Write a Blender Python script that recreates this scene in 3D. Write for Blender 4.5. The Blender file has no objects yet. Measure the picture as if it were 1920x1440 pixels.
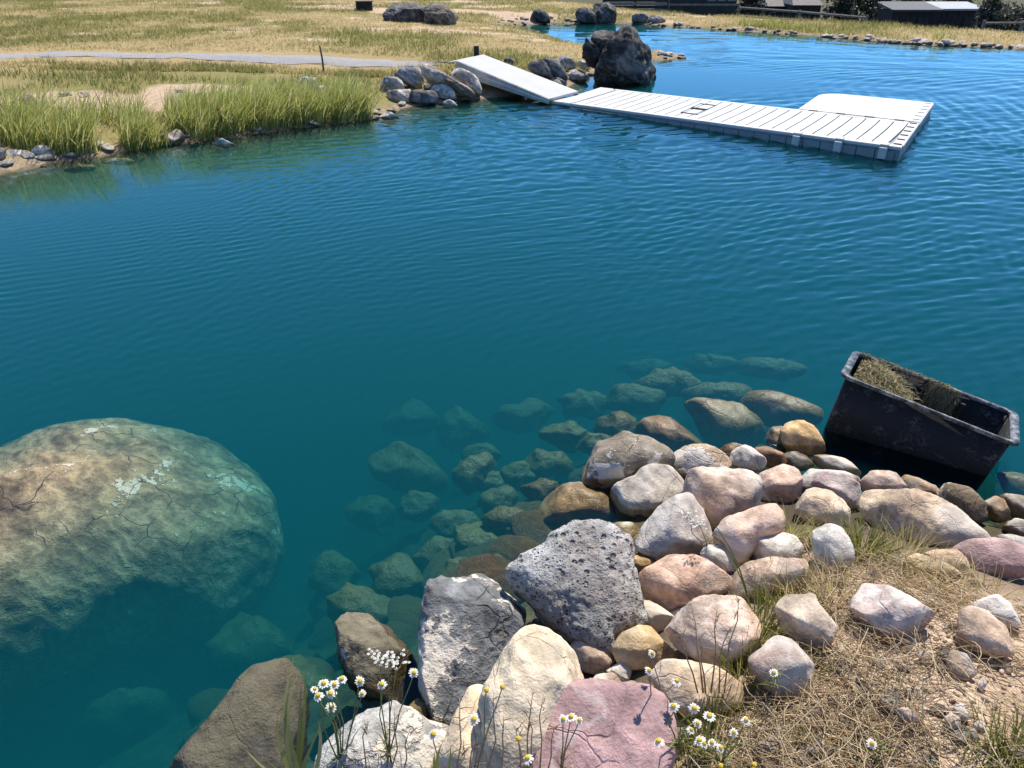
import bpy, bmesh, math, random
import numpy as np
from mathutils import Vector, Matrix, noise as mnoise

# ------------------------------------------------------------------ camera, world, sun, exposure
scene = bpy.context.scene
COL = scene.collection
FPX, PITCH, EYE = 1386.0, math.radians(30.6), 2.0
cam_data = bpy.data.cameras.new('camera')
cam_data.sensor_width = 36.0
cam_data.lens = 36.0 * FPX / 1920.0
cam_data.clip_start = 0.05
cam_data.clip_end = 2000.0
cam = bpy.data.objects.new('camera', cam_data)
cam.location = (0, 0, EYE)
cam.rotation_euler = (math.pi / 2 - PITCH, 0, 0)
COL.objects.link(cam)
scene.camera = cam

SUN_EL, SUN_AZ = math.radians(57), math.radians(24)      # azimuth from +Y (view direction) towards +X
world = bpy.data.worlds.new('World')
scene.world = world
world.use_nodes = True
wn = world.node_tree
sky = wn.nodes.new('ShaderNodeTexSky')
sky.sky_type = 'NISHITA'
sky.sun_disc = False
sky.sun_elevation = SUN_EL
sky.sun_rotation = SUN_AZ
sky.altitude = 3000
sky.air_density = 1.0
sky.dust_density = 0.0
sky.ozone_density = 10.0
bg = wn.nodes['Background']
bg.inputs['Strength'].default_value = 0.15
wn.links.new(sky.outputs[0], bg.inputs['Color'])

sun_data = bpy.data.lights.new('sun', 'SUN')
sun_data.energy = 5.0
sun_data.angle = math.radians(0.5)
sun_data.color = (1.0, 0.93, 0.82)
sun = bpy.data.objects.new('sun', sun_data)
sdir = Vector((math.sin(SUN_AZ) * math.cos(SUN_EL), math.cos(SUN_AZ) * math.cos(SUN_EL), math.sin(SUN_EL)))
sun.rotation_euler = sdir.to_track_quat('Z', 'Y').to_euler()
COL.objects.link(sun)

scene.view_settings.view_transform = 'Standard'
scene.view_settings.look = 'None'
scene.view_settings.exposure = 0.4
scene.view_settings.gamma = 1.0
scene.view_settings.use_curve_mapping = False
scene.render.engine = 'CYCLES'
scene.cycles.use_denoising = True
scene.cycles.use_adaptive_sampling = True
scene.cycles.adaptive_threshold = 0.02
scene.cycles.max_bounces = 5
scene.cycles.diffuse_bounces = 3
scene.cycles.glossy_bounces = 2
scene.cycles.transparent_max_bounces = 16
scene.cycles.volume_bounces = 0
scene.cycles.caustics_reflective = False
scene.cycles.caustics_refractive = False

# ------------------------------------------------------------------ small helpers
rng = np.random.default_rng(11)
FWD = np.array([0, math.cos(PITCH), -math.sin(PITCH)])
UPV = np.array([0, math.sin(PITCH), math.cos(PITCH)])
RGT = np.array([1.0, 0, 0])
EYEP = np.array([0, 0, EYE])


def ray(x, y):
    d = FWD + RGT * (x - 960) / FPX - UPV * (y - 720) / FPX
    return d / np.linalg.norm(d)


def on_plane(x, y, z=0.0):
    d = ray(x, y)
    return EYEP + d * ((z - EYE) / d[2])


def region(ox, oy, s, pts):
    return [(ox + a / s, oy + b / s) for a, b in pts]


def _hash(ix, iy, seed):
    h = (ix.astype(np.int64) * 374761393 + iy.astype(np.int64) * 668265263 + seed * 974711) & 0x7fffffff
    h = ((h ^ (h >> 13)) * 1274126177) & 0x7fffffff
    h = (h ^ (h >> 16)) & 0xffff
    return h / 65535.0


def vnoise(x, y, seed=0):
    x = np.asarray(x, float); y = np.asarray(y, float)
    ix = np.floor(x); iy = np.floor(y)
    fx = x - ix; fy = y - iy
    fx = fx * fx * (3 - 2 * fx); fy = fy * fy * (3 - 2 * fy)
    a = _hash(ix, iy, seed); b = _hash(ix + 1, iy, seed)
    c = _hash(ix, iy + 1, seed); d = _hash(ix + 1, iy + 1, seed)
    return (a * (1 - fx) + b * fx) * (1 - fy) + (c * (1 - fx) + d * fx) * fy


def fbm(x, y, seed=0, octv=4):
    s = 0; a = 0.5
    for k in range(octv):
        s = s + a * vnoise(x * 2 ** k + 17.3 * k, y * 2 ** k - 9.1 * k, seed + k)
        a *= 0.5
    return s


def smooth(a, b, x):
    t = np.clip((x - a) / (b - a), 0, 1)
    return t * t * (3 - 2 * t)


def link(name, mesh, mat=None, parent=None):
    o = bpy.data.objects.new(name, mesh)
    COL.objects.link(o)
    if mat is not None:
        mesh.materials.clear()
        mesh.materials.append(mat)
    if parent is not None:
        o.parent = parent
    return o


def tag(o, label=None, cat=None, group=None, kind=None):
    if label: o['label'] = label
    if cat: o['category'] = cat
    if group: o['group'] = group
    if kind: o['kind'] = kind
    return o


def empty(name, loc, label, cat, group=None):
    o = bpy.data.objects.new(name, None)
    o.location = loc
    o.empty_display_size = 0.05
    COL.objects.link(o)
    return tag(o, label, cat, group)


def np_mesh(name, verts, faces, smooth_shade=False):
    """verts (n,3); faces (m,k) all of one size"""
    me = bpy.data.meshes.new(name)
    verts = np.asarray(verts, np.float32); faces = np.asarray(faces, np.int32)
    m, k = faces.shape
    me.vertices.add(len(verts)); me.vertices.foreach_set('co', verts.ravel())
    me.loops.add(m * k); me.loops.foreach_set('vertex_index', faces.ravel())
    me.polygons.add(m)
    me.polygons.foreach_set('loop_start', np.arange(0, m * k, k, dtype=np.int32))
    me.polygons.foreach_set('loop_total', np.full(m, k, np.int32))
    if smooth_shade:
        me.polygons.foreach_set('use_smooth', np.ones(m, bool))
    me.update(calc_edges=True)
    return me


def bm_mesh(name, bm, smooth_shade=False):
    bmesh.ops.recalc_face_normals(bm, faces=bm.faces[:])
    me = bpy.data.meshes.new(name)
    bm.to_mesh(me); bm.free()
    if smooth_shade:
        for p in me.polygons: p.use_smooth = True
    return me


def box_bm(cx, cy, cz, sx, sy, sz, bev=0.0, bm=None):
    bm = bm or bmesh.new()
    r = bmesh.ops.create_cube(bm, size=1.0, matrix=Matrix.Translation((cx, cy, cz)) @ Matrix.Diagonal((sx, sy, sz, 1)))
    if bev > 0:
        es = list({e for v in r['verts'] for e in v.link_edges})
        bmesh.ops.bevel(bm, geom=es, offset=bev, segments=2, affect='EDGES', profile=0.6)
    return bm


def tube_bm(pts, radii, sides=6, bm=None, cap=True):
    bm = bm or bmesh.new()
    pts = [Vector(p) for p in pts]
    rings = []
    for i, p in enumerate(pts):
        d = (pts[min(i + 1, len(pts) - 1)] - pts[max(i - 1, 0)]).normalized()
        a = d.orthogonal().normalized(); b = d.cross(a)
        r = radii[i] if hasattr(radii, '__len__') else radii
        rings.append([bm.verts.new(p + r * (math.cos(2 * math.pi * k / sides) * a + math.sin(2 * math.pi * k / sides) * b)) for k in range(sides)])
    for i in range(len(rings) - 1):
        for k in range(sides):
            bm.faces.new((rings[i][k], rings[i][(k + 1) % sides], rings[i + 1][(k + 1) % sides], rings[i + 1][k]))
    if cap:
        bm.faces.new(rings[0][::-1]); bm.faces.new(rings[-1])
    return bm


# ------------------------------------------------------------------ node helpers
class NT:
    def __init__(self, mat):
        mat.use_nodes = True
        self.t = mat.node_tree
        self.t.nodes.clear()

    def n(self, typ, **kw):
        nd = self.t.nodes.new(typ)
        for k, v in kw.items():
            if k.startswith('i_'):
                key = k[2:].replace('_', ' ')
                nd.inputs[key].default_value = v
            else:
                setattr(nd, k, v)
        return nd

    def l(self, a, b):
        self.t.links.new(a, b)

    def math(self, op, a, b=None, c=None, clamp=False):
        nd = self.t.nodes.new('ShaderNodeMath'); nd.operation = op; nd.use_clamp = clamp
        for i, v in enumerate((a, b, c)):
            if v is None: continue
            if isinstance(v, (int, float)): nd.inputs[i].default_value = v
            else: self.l(v, nd.inputs[i])
        return nd.outputs[0]

    def maprange(self, v, a, b, c=0.0, d=1.0, smoothstep=True):
        nd = self.t.nodes.new('ShaderNodeMapRange')
        nd.interpolation_type = 'SMOOTHSTEP' if smoothstep else 'LINEAR'
        self.l(v, nd.inputs[0])
        for i, q in enumerate((a, b, c, d)): nd.inputs[i + 1].default_value = q
        return nd.outputs[0]

    def mix(self, fac, a, b, blend='MIX'):
        nd = self.t.nodes.new('ShaderNodeMix'); nd.data_type = 'RGBA'; nd.blend_type = blend
        nd.clamp_factor = True
        for sock, v in ((nd.inputs[0], fac), (nd.inputs[6], a), (nd.inputs[7], b)):
            if isinstance(v, (int, float)): sock.default_value = v
            elif isinstance(v, tuple): sock.default_value = (*v, 1.0)[:4]
            else: self.l(v, sock)
        return nd.outputs[2]

    def noise(self, vec, scale, detail=4, rough=0.55, dist=0.0, w=None):
        nd = self.t.nodes.new('ShaderNodeTexNoise')
        nd.inputs['Scale'].default_value = scale
        nd.inputs['Detail'].default_value = detail
        nd.inputs['Roughness'].default_value = rough
        nd.inputs['Distortion'].default_value = dist
        if vec is not None: self.l(vec, nd.inputs['Vector'])
        return nd.outputs['Fac']

    def voronoi(self, vec, scale, feature='F1', rand=1.0, out='Distance'):
        nd = self.t.nodes.new('ShaderNodeTexVoronoi')
        nd.feature = feature
        nd.inputs['Scale'].default_value = scale
        nd.inputs['Randomness'].default_value = rand
        if vec is not None: self.l(vec, nd.inputs['Vector'])
        return nd.outputs[out]

    def bump(self, height, strength, dist=0.01, normal=None):
        nd = self.t.nodes.new('ShaderNodeBump')
        nd.inputs['Strength'].default_value = strength
        nd.inputs['Distance'].default_value = dist
        self.l(height, nd.inputs['Height'])
        if normal is not None: self.l(normal, nd.inputs['Normal'])
        return nd.outputs[0]

    def principled(self, color, rough, normal=None, spec=0.5, **kw):
        nd = self.t.nodes.new('ShaderNodeBsdfPrincipled')
        for key, v in (('Base Color', color), ('Roughness', rough), ('Specular IOR Level', spec)):
            if isinstance(v, (int, float)): nd.inputs[key].default_value = v
            elif isinstance(v, tuple): nd.inputs[key].default_value = (*v, 1.0)[:4]
            else: self.l(v, nd.inputs[key])
        if normal is not None: self.l(normal, nd.inputs['Normal'])
        return nd

    def out(self, shader, volume=None):
        o = self.t.nodes.new('ShaderNodeOutputMaterial')
        if shader is not None: self.l(shader, o.inputs['Surface'])
        if volume is not None: self.l(volume, o.inputs['Volume'])


def simple_mat(name, color, rough=0.7, var=0.12, scale=8.0, bump=0.15, spec=0.4):
    m = bpy.data.materials.new(name); N = NT(m)
    tc = N.n('ShaderNodeTexCoord')
    f = N.noise(tc.outputs['Object'], scale, 6, 0.6)
    v = N.maprange(f, 0.3, 0.7, 1 - var, 1 + var)
    c = N.mix(1.0, color, v, 'MULTIPLY')
    nb = N.bump(f, bump, 0.01)
    N.out(N.principled(c, rough, nb, spec).outputs[0])
    return m


def rock_mat(name, alt=(0.55, 0.52, 0.48), altw=0.5, vein=0.3, crack=0.5, pits=0.0, strata=0.0, speck=0.3, bump=0.5,
             sc=1.0, contrast=0.3, wet=True, wetz=0.045, rough=0.85, patch=None, patch_lim=(0.52, 0.56)):
    """stone: base colour from the object's own colour; mottling, veins, cracks, a wet band at the water line, algae below"""
    m = bpy.data.materials.new(name); N = NT(m)
    tc = N.n('ShaderNodeTexCoord'); oi = N.n('ShaderNodeObjectInfo'); geo = N.n('ShaderNodeNewGeometry')
    off = N.n('ShaderNodeVectorMath', operation='SCALE'); N.l(oi.outputs['Random'], off.inputs['Scale'])
    off.inputs[0].default_value = (37.0, 23.0, 51.0)
    add = N.n('ShaderNodeVectorMath', operation='ADD')
    N.l(tc.outputs['Object'], add.inputs[0]); N.l(off.outputs[0], add.inputs[1])
    P = add.outputs[0]
    n1 = N.noise(P, 5 * sc, 4, 0.62)
    n2 = N.noise(P, 30 * sc, 4, 0.65)
    n3 = N.noise(P, 3.2 * sc, 4, 0.6)
    n4 = N.noise(P, 140 * sc, 2, 0.6)
    col = N.mix(1.0, oi.outputs['Color'], N.maprange(n1, 0.3, 0.72, 1 - contrast, 1 + contrast), 'MULTIPLY')
    col = N.mix(1.0, col, N.maprange(n2, 0.3, 0.7, 1 - contrast * 0.6, 1 + contrast * 0.5), 'MULTIPLY')
    col = N.mix(1.0, col, N.maprange(n4, 0.3, 0.7, 0.86, 1.12), 'MULTIPLY')
    col = N.mix(N.math('MULTIPLY', N.maprange(n3, 0.47, 0.62), altw), col, alt)
    col = N.mix(N.math('MULTIPLY', N.maprange(n3, 0.42, 0.34), 0.45), col, N.mix(1.0, col, (0.62, 0.50, 0.44), 'MULTIPLY'))
    h = N.math('ADD', N.math('MULTIPLY', n2, 0.5), N.math('MULTIPLY', n4, 0.18))
    h = N.math('ADD', h, N.math('MULTIPLY', n1, 0.8))
    if strata > 0:
        wv = N.n('ShaderNodeTexWave', wave_type='BANDS', bands_direction='DIAGONAL')
        wv.inputs['Scale'].default_value = 5.0 * sc; wv.inputs['Distortion'].default_value = 9.0
        wv.inputs['Detail'].default_value = 5; wv.inputs['Detail Scale'].default_value = 1.4
        N.l(P, wv.inputs['Vector'])
        col = N.mix(1.0, col, N.maprange(wv.outputs['Fac'], 0.1, 0.9, 1 - strata * 0.5, 1 + strata * 0.3), 'MULTIPLY')
        h = N.math('ADD', h, N.math('MULTIPLY', wv.outputs['Fac'], 0.35 * strata))
    if vein > 0:
        wp = N.n('ShaderNodeTexNoise'); wp.inputs['Scale'].default_value = 2.4 * sc; wp.inputs['Detail'].default_value = 4
        N.l(P, wp.inputs['Vector'])
        vv = N.math('ABSOLUTE', N.math('SUBTRACT', wp.outputs['Fac'], 0.5))
        col = N.mix(N.math('MULTIPLY', N.maprange(vv, 0.0, 0.018, 1, 0), vein), col, (0.66, 0.62, 0.56))
    if crack > 0:
        wd = N.n('ShaderNodeTexNoise'); wd.inputs['Scale'].default_value = 7 * sc; N.l(P, wd.inputs['Vector'])
        mv = N.n('ShaderNodeVectorMath', operation='MULTIPLY_ADD'); N.l(wd.outputs['Color'], mv.inputs[0])
        mv.inputs[1].default_value = (0.10 / sc,) * 3; N.l(P, mv.inputs[2])
        cv = N.voronoi(mv.outputs[0], 5.5 * sc, 'DISTANCE_TO_EDGE')
        ck = N.math('MULTIPLY', N.maprange(cv, 0.0, 0.014, 1, 0), N.maprange(N.noise(P, 3.0 * sc, 2), 0.46, 0.6))
        col = N.mix(N.math('MULTIPLY', ck, crack), col, (0.10, 0.075, 0.055))
        h = N.math('SUBTRACT', h, N.math('MULTIPLY', ck, 0.7 * crack))
    if speck > 0:
        sp = N.maprange(N.voronoi(P, 90 * sc), 0.10, 0.2, 1, 0)
        sp = N.math('MULTIPLY', sp, N.maprange(N.noise(P, 9 * sc, 2), 0.5, 0.62))
        col = N.mix(N.math('MULTIPLY', sp, speck), col, (0.06, 0.05, 0.04))
    if pits > 0:
        for s_, w_ in ((30, 0.7), (75, 0.9), (140, 0.7)):
            pv = N.maprange(N.math('ADD', N.voronoi(P, s_ * sc), N.math('MULTIPLY', n2, 0.35)), 0.26, 0.50, 1, 0)
            pv = N.math('MULTIPLY', pv, N.maprange(N.noise(P, s_ * 0.3, 3), 0.44, 0.6))
            col = N.mix(N.math('MULTIPLY', pv, 0.8 * pits * w_), col, (0.02, 0.02, 0.022))
            h = N.math('SUBTRACT', h, N.math('MULTIPLY', pv, 1.3 * pits * w_))
    if patch is not None:                                   # pale dry crust with ragged edges
        pm = N.maprange(N.math('ADD', n3, N.math('MULTIPLY', N.math('SUBTRACT', n2, 0.5), 0.35)), patch_lim[0], patch_lim[1])
        col = N.mix(pm, col, patch)
        h = N.math('ADD', h, N.math('MULTIPLY', pm, 0.3))
    ro = rough
    if wet:
        sx = N.n('ShaderNodeSeparateXYZ'); N.l(geo.outputs['Position'], sx.inputs[0])
        zz = N.math('ADD', sx.outputs[2], N.math('MULTIPLY', N.math('SUBTRACT', n1, 0.5), 0.06))
        wm = N.maprange(zz, wetz - 0.008, wetz + 0.008, 1, 0)
        wc = N.mix(1.0, col, (0.50, 0.40, 0.27), 'MULTIPLY')
        col = N.mix(wm, col, wc)
        am = N.math('MULTIPLY', N.maprange(zz, -0.22, -0.01, 1, 0), N.maprange(n2, 0.3, 0.6, 0.35, 0.8))
        col = N.mix(am, col, (0.13, 0.12, 0.05))
        ro = N.math('SUBTRACT', rough, N.math('MULTIPLY', wm, 0.4))
    nb = N.bump(h, bump, 0.02)
    N.out(N.principled(col, ro, nb, 0.35).outputs[0])
    return m


def leaf_mat(name, c1, c2, c3, trans=0.35, rough=0.55):
    """blades: colour by the per-blade 'tint' value (0..1)"""
    m = bpy.data.materials.new(name); N = NT(m)
    at = N.n('ShaderNodeAttribute', attribute_name='tint')
    r = N.n('ShaderNodeValToRGB'); N.l(at.outputs['Fac'], r.inputs[0])
    e = r.color_ramp.elements
    e[0].position = 0.0; e[0].color = (*c1, 1); e[1].position = 1.0; e[1].color = (*c3, 1)
    k = e.new(0.5); k.color = (*c2, 1)
    p = N.principled(r.outputs[0], rough, None, 0.3)
    tr = N.n('ShaderNodeBsdfTranslucent'); N.l(r.outputs[0], tr.inputs[0])
    mx = N.n('ShaderNodeMixShader'); mx.inputs[0].default_value = trans
    N.l(p.outputs[0], mx.inputs[1]); N.l(tr.outputs[0], mx.inputs[2])
    N.out(mx.outputs[0])
    return m


# ------------------------------------------------------------------ terrain
SHORE = np.array([
    # near bank, from behind the camera to the right
    (-2.6, -2.0), (-1.5, -0.4), (-0.95, 0.45), (-0.58, 0.92), (-0.30, 1.22), (-0.04, 1.58), (0.20, 1.92), (0.42, 2.16), (0.56, 2.40),
    (0.82, 2.53), (1.15, 2.55), (1.45, 2.48), (1.75, 2.34), (2.1, 2.17), (2.7, 2.05), (4.0, 2.05), (7.0, 2.8), (12.0, 6.0), (17.0, 10.5), (17.5, 14.5),
    # far bank, right to left
    (14.5, 17.0), (11.64, 18.34), (9.46, 19.41), (7.62, 21.54), (5.21, 23.48), (3.9, 24.6), (3.12, 25.1), (1.2, 24.8), (0.2, 24.3), (-0.3, 23.2),
    # spit with the standing boulder
    (0.6, 22.1), (1.1, 20.4), (1.75, 18.3), (2.5, 17.5), (3.3, 17.25), (3.62, 16.85), (3.2, 16.5), (2.4, 16.1), (1.75, 15.0), (1.25, 14.0), (0.95, 13.2),
    # left bank
    (0.5, 12.6), (0.1, 12.25), (-0.8, 11.75), (-1.5, 11.25), (-1.86, 10.38), (-3.19, 9.52), (-4.09, 8.8), (-4.94, 8.06), (-5.3, 7.5), (-6.4, 6.6),
    (-9.0, 5.4), (-12, 2.0), (-10, -4.0), (-5, -6)])


def shore_sd(x, y):
    """distance to the shoreline, positive on land"""
    x = np.asarray(x, float); y = np.asarray(y, float)
    best = np.full(x.shape, 1e9); inside = np.zeros(x.shape, bool)
    n = len(SHORE)
    for i in range(n):
        ax, ay = SHORE[i]; bx, by = SHORE[(i + 1) % n]
        dx, dy = bx - ax, by - ay
        t = np.clip(((x - ax) * dx + (y - ay) * dy) / (dx * dx + dy * dy), 0, 1)
        best = np.minimum(best, (x - ax - t * dx) ** 2 + (y - ay - t * dy) ** 2)
        c = ((ay > y) != (by > y))
        with np.errstate(divide='ignore', invalid='ignore'):
            xi = (bx - ax) * (y - ay) / (by - ay if by != ay else 1e-9) + ax
        inside ^= c & (x < xi)
    d = np.sqrt(best)
    return np.where(inside, -d, d)


def height(x, y):
    x = np.asarray(x, float); y = np.asarray(y, float)
    sd = shore_sd(x, y)
    sd = sd + (fbm(x * 1.3, y * 1.3, 5, 3) - 0.44) * 0.35 * smooth(3.5, 6.0, y)
    near = 1 - smooth(3.6, 5.5, y - 0.25 * np.maximum(x - 2, 0))
    land_near = 0.42 * (1 - np.exp(-(np.maximum(sd, 0) / 0.8) ** 1.6))
    fb = smooth(2.0, 5.0, x) * smooth(16.0, 19.0, y)        # the far right bank is low
    land_far = (0.26 - 0.10 * fb) * (1 - np.exp(-np.maximum(sd, 0) / 0.7)) + 0.10 * smooth(1, 6, sd) * (1 - fb)
    land = land_near * near + land_far * (1 - near)
    bed_near = -0.62 * np.maximum(-sd, 0)
    bed_far = -0.34 * np.maximum(-sd, 0)
    bed = np.maximum(bed_near * near + bed_far * (1 - near), -2.6)
    z = np.where(sd > 0, land, bed)
    z = z + (fbm(x * 0.9, y * 0.9, 1, 3) - 0.44) * 0.10 * smooth(0.3, 2.5, sd)
    z = z + (fbm(x * 7, y * 7, 2, 3) - 0.44) * 0.05 * smooth(-0.2, 0.2, sd)
    # the pond sits on a dam: beyond the far crest the land falls away
    ln = ((x - 2.0) * 10 + (y - 28.2) * 12) / math.hypot(10, 12)
    z = z - np.minimum(0.2 * np.maximum(ln, 0) ** 1.15, 4.6) * smooth(0, 4, ln)
    return z


def hgt(x, y):
    return float(height(np.array([x]), np.array([y]))[0])


def ground_hit(px, py, lift=0.0):
    d = ray(px, py)
    ts = np.concatenate([np.arange(0.8, 6, 0.01), np.arange(6, 45, 0.05)])
    q = EYEP[None] + ts[:, None] * d[None]
    hz = height(q[:, 0], q[:, 1]) + lift
    k = np.argmax(q[:, 2] < hz)
    return q[k] if q[k, 2] < hz[k] else on_plane(px, py, 0.0)


def axis(parts):
    out = []
    for a, b, step in parts: out.append(np.arange(a, b, step))
    return np.unique(np.round(np.concatenate(out), 4))


gx = axis([(-400, -60, 34), (-60, -14, 2.5), (-14, -6, 0.4), (-6, -2, 0.12), (-2, 3.4, 0.03), (3.4, 6, 0.12), (6, 16, 0.25), (16, 60, 2.0), (60, 401, 31)])
gy = axis([(-60, -6, 6), (-6, 0, 0.5), (0, 3.6, 0.03), (3.6, 7, 0.12), (7, 14, 0.1), (14, 28, 0.16), (28, 60, 0.8), (60, 500, 22)])
XX, YY = np.meshgrid(gx, gy)
ZZ = height(XX, YY)
nx, ny = len(gx), len(gy)
idx = np.arange(nx * ny).reshape(ny, nx)
quads = np.stack([idx[:-1, :-1], idx[:-1, 1:], idx[1:, 1:], idx[1:, :-1]], -1).reshape(-1, 4)
gme = np_mesh('ground', np.stack([XX, YY, ZZ], -1).reshape(-1, 3), quads, True)
# what covers the ground at each point: green cover, bare sand, near-bank soil
SD = shore_sd(XX, YY)


def cover(x, y):
    """share of green growth on the land"""
    g = fbm(x * 0.35, y * 0.35 + 3, 21, 4) * 1.0 + 0.3 * fbm(x * 1.6, y * 1.6, 25, 3)
    return g


def bare(x, y):
    b = fbm(x * 0.5 + 9, y * 0.9, 31, 4)
    strip = np.exp(-((y - (10.9 + 0.28 * (x + 4) + 0.2 * np.sin(x * 2.1))) / 0.55) ** 2) * smooth(-7.5, -5.5, x) * (1 - smooth(-3.9, -3.0, x))
    return b + 0.13 * strip


att = gme.attributes.new('near', 'FLOAT', 'POINT')
att.data.foreach_set('value', (1 - smooth(3.6, 5.5, YY)).ravel().astype(np.float32))
att = gme.attributes.new('green', 'FLOAT', 'POINT'); att.data.foreach_set('value', cover(XX, YY).ravel().astype(np.float32))
att = gme.attributes.new('bare', 'FLOAT', 'POINT'); att.data.foreach_set('value', bare(XX, YY).ravel().astype(np.float32))
att = gme.attributes.new('shore', 'FLOAT', 'POINT'); att.data.foreach_set('value', SD.ravel().astype(np.float32))

gm = bpy.data.materials.new('soil and turf'); N = NT(gm)
geo = N.n('ShaderNodeNewGeometry'); P_ = geo.outputs['Position']


def attr(name): return N.n('ShaderNodeAttribute', attribute_name=name).outputs['Fac']


na, nb_, nc = N.noise(P_, 2.2, 4, 0.62), N.noise(P_, 14, 4, 0.65), N.noise(P_, 70, 3, 0.7)
straw = N.mix(N.maprange(nb_, 0.3, 0.7), (0.30, 0.215, 0.105), (0.48, 0.37, 0.19))
turf = N.mix(N.maprange(nc, 0.3, 0.7), (0.13, 0.135, 0.035), (0.27, 0.25, 0.08))
sand = N.mix(N.maprange(nb_, 0.3, 0.7), (0.44, 0.315, 0.205), (0.58, 0.44, 0.31))
gmask = N.math('MULTIPLY', N.maprange(N.math('ADD', attr('green'), N.math('MULTIPLY', N.math('SUBTRACT', nb_, 0.5), 0.9)), 0.46, 0.78), 0.8)
c = N.mix(gmask, straw, turf)
bmask = N.maprange(N.math('ADD', attr('bare'), N.math('MULTIPLY', N.math('SUBTRACT', na, 0.5), 0.3)), 0.60, 0.68)
c = N.mix(bmask, c, sand)
c = N.mix(N.maprange(attr('shore'), 0.05, 0.3, 1, 0), c, N.mix(N.maprange(nb_, 0.35, 0.65), (0.22, 0.16, 0.10), (0.42, 0.32, 0.22)))
soil = N.mix(N.maprange(na, 0.35, 0.65), (0.44, 0.32, 0.22), (0.60, 0.46, 0.335))
soil = N.mix(1.0, soil, N.maprange(nc, 0.3, 0.7, 0.7, 1.2), 'MULTIPLY')
soil = N.mix(N.maprange(attr('shore'), 0.3, 0.9, 1, 0), soil, (0.075, 0.058, 0.04))
c = N.mix(attr('near'), c, soil)
sz = N.n('ShaderNodeSeparateXYZ'); N.l(P_, sz.inputs[0])
mud = N.mix(N.maprange(nb_, 0.3, 0.7), (0.055, 0.055, 0.03), (0.13, 0.12, 0.06))
c = N.mix(N.maprange(sz.outputs[2], -0.02, 0.02, 1, 0), c, mud)
hh = N.math('ADD', N.math('MULTIPLY', nb_, 0.6), N.math('MULTIPLY', nc, 0.4))
N.out(N.principled(c, 0.95, N.bump(hh, 0.8, 0.03), 0.2).outputs[0])
tag(link('ground', gme, gm), 'sandy grassed bank and field around the pond', kind='structure')

# the pale gravel path across the field
pth = []
PW = 0.34
for i in range(61):
    x = -16 + i * 0.25
    yc = 13.95 - 0.004 * (x + 5) ** 2 + 0.1 * math.sin(x * 0.7)
    w = PW * (1 if x < -2.2 else max(0.25, 1 - (x + 2.2) / 1.6))
    for k in range(9):
        s = -1 + k / 4.0
        yy = yc + s * w + 0.05 * math.sin(x * 5.1 + k)
        pth.append((x, yy, hgt(x, yy) + 0.035 - 0.03 * s * s))
pf = [(i * 9 + k, (i + 1) * 9 + k, (i + 1) * 9 + k + 1, i * 9 + k + 1) for i in range(60) for k in range(8)]
path_mat = bpy.data.materials.new('pale gravel'); N = NT(path_mat)
geo = N.n('ShaderNodeNewGeometry')
a, b = N.noise(geo.outputs['Position'], 40, 6, 0.7), N.noise(geo.outputs['Position'], 2.5, 5)
c = N.mix(N.maprange(a, 0.3, 0.7), (0.24, 0.235, 0.23), (0.40, 0.395, 0.385))
c = N.mix(N.maprange(b, 0.52, 0.7), c, (0.42, 0.36, 0.29))
N.out(N.principled(c, 0.95, N.bump(a, 0.6, 0.02), 0.2).outputs[0])
tag(link('path', np_mesh('path', pth, pf, True), path_mat), 'pale grey gravel path crossing the dry field', kind='structure')

# ------------------------------------------------------------------ water
# closed body of water: rippled top surface (finer towards the bank we stand on), walls and floor hidden in the ground
th_ = np.unique(np.concatenate([np.radians(np.arange(-180, -60, 6.0)), np.radians(np.arange(-60, -40, 1.0)), np.radians(np.linspace(-40, 40, 640)), np.radians(np.arange(41, 60, 1.0)), np.radians(np.arange(60, 180, 6.0))]))
NR = 800
rmax = np.full(len(th_), 1.2)
for rr_ in np.arange(0.6, 30, 0.1):
    wet = shore_sd(np.sin(th_) * rr_, np.cos(th_) * rr_) < 0
    rmax[wet] = rr_
pad = 10
rp = np.concatenate([rmax[-pad:], rmax, rmax[:pad]])
rmax = np.array([rp[i:i + 2 * pad + 1].max() for i in range(len(th_))]) + 0.7
tt = np.linspace(0, 1, NR)
RR = np.minimum(0.9 * (rmax.max() / 0.9) ** tt[None, :], rmax[:, None])
WX = np.sin(th_)[:, None] * RR; WY = np.cos(th_)[:, None] * RR


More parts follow.
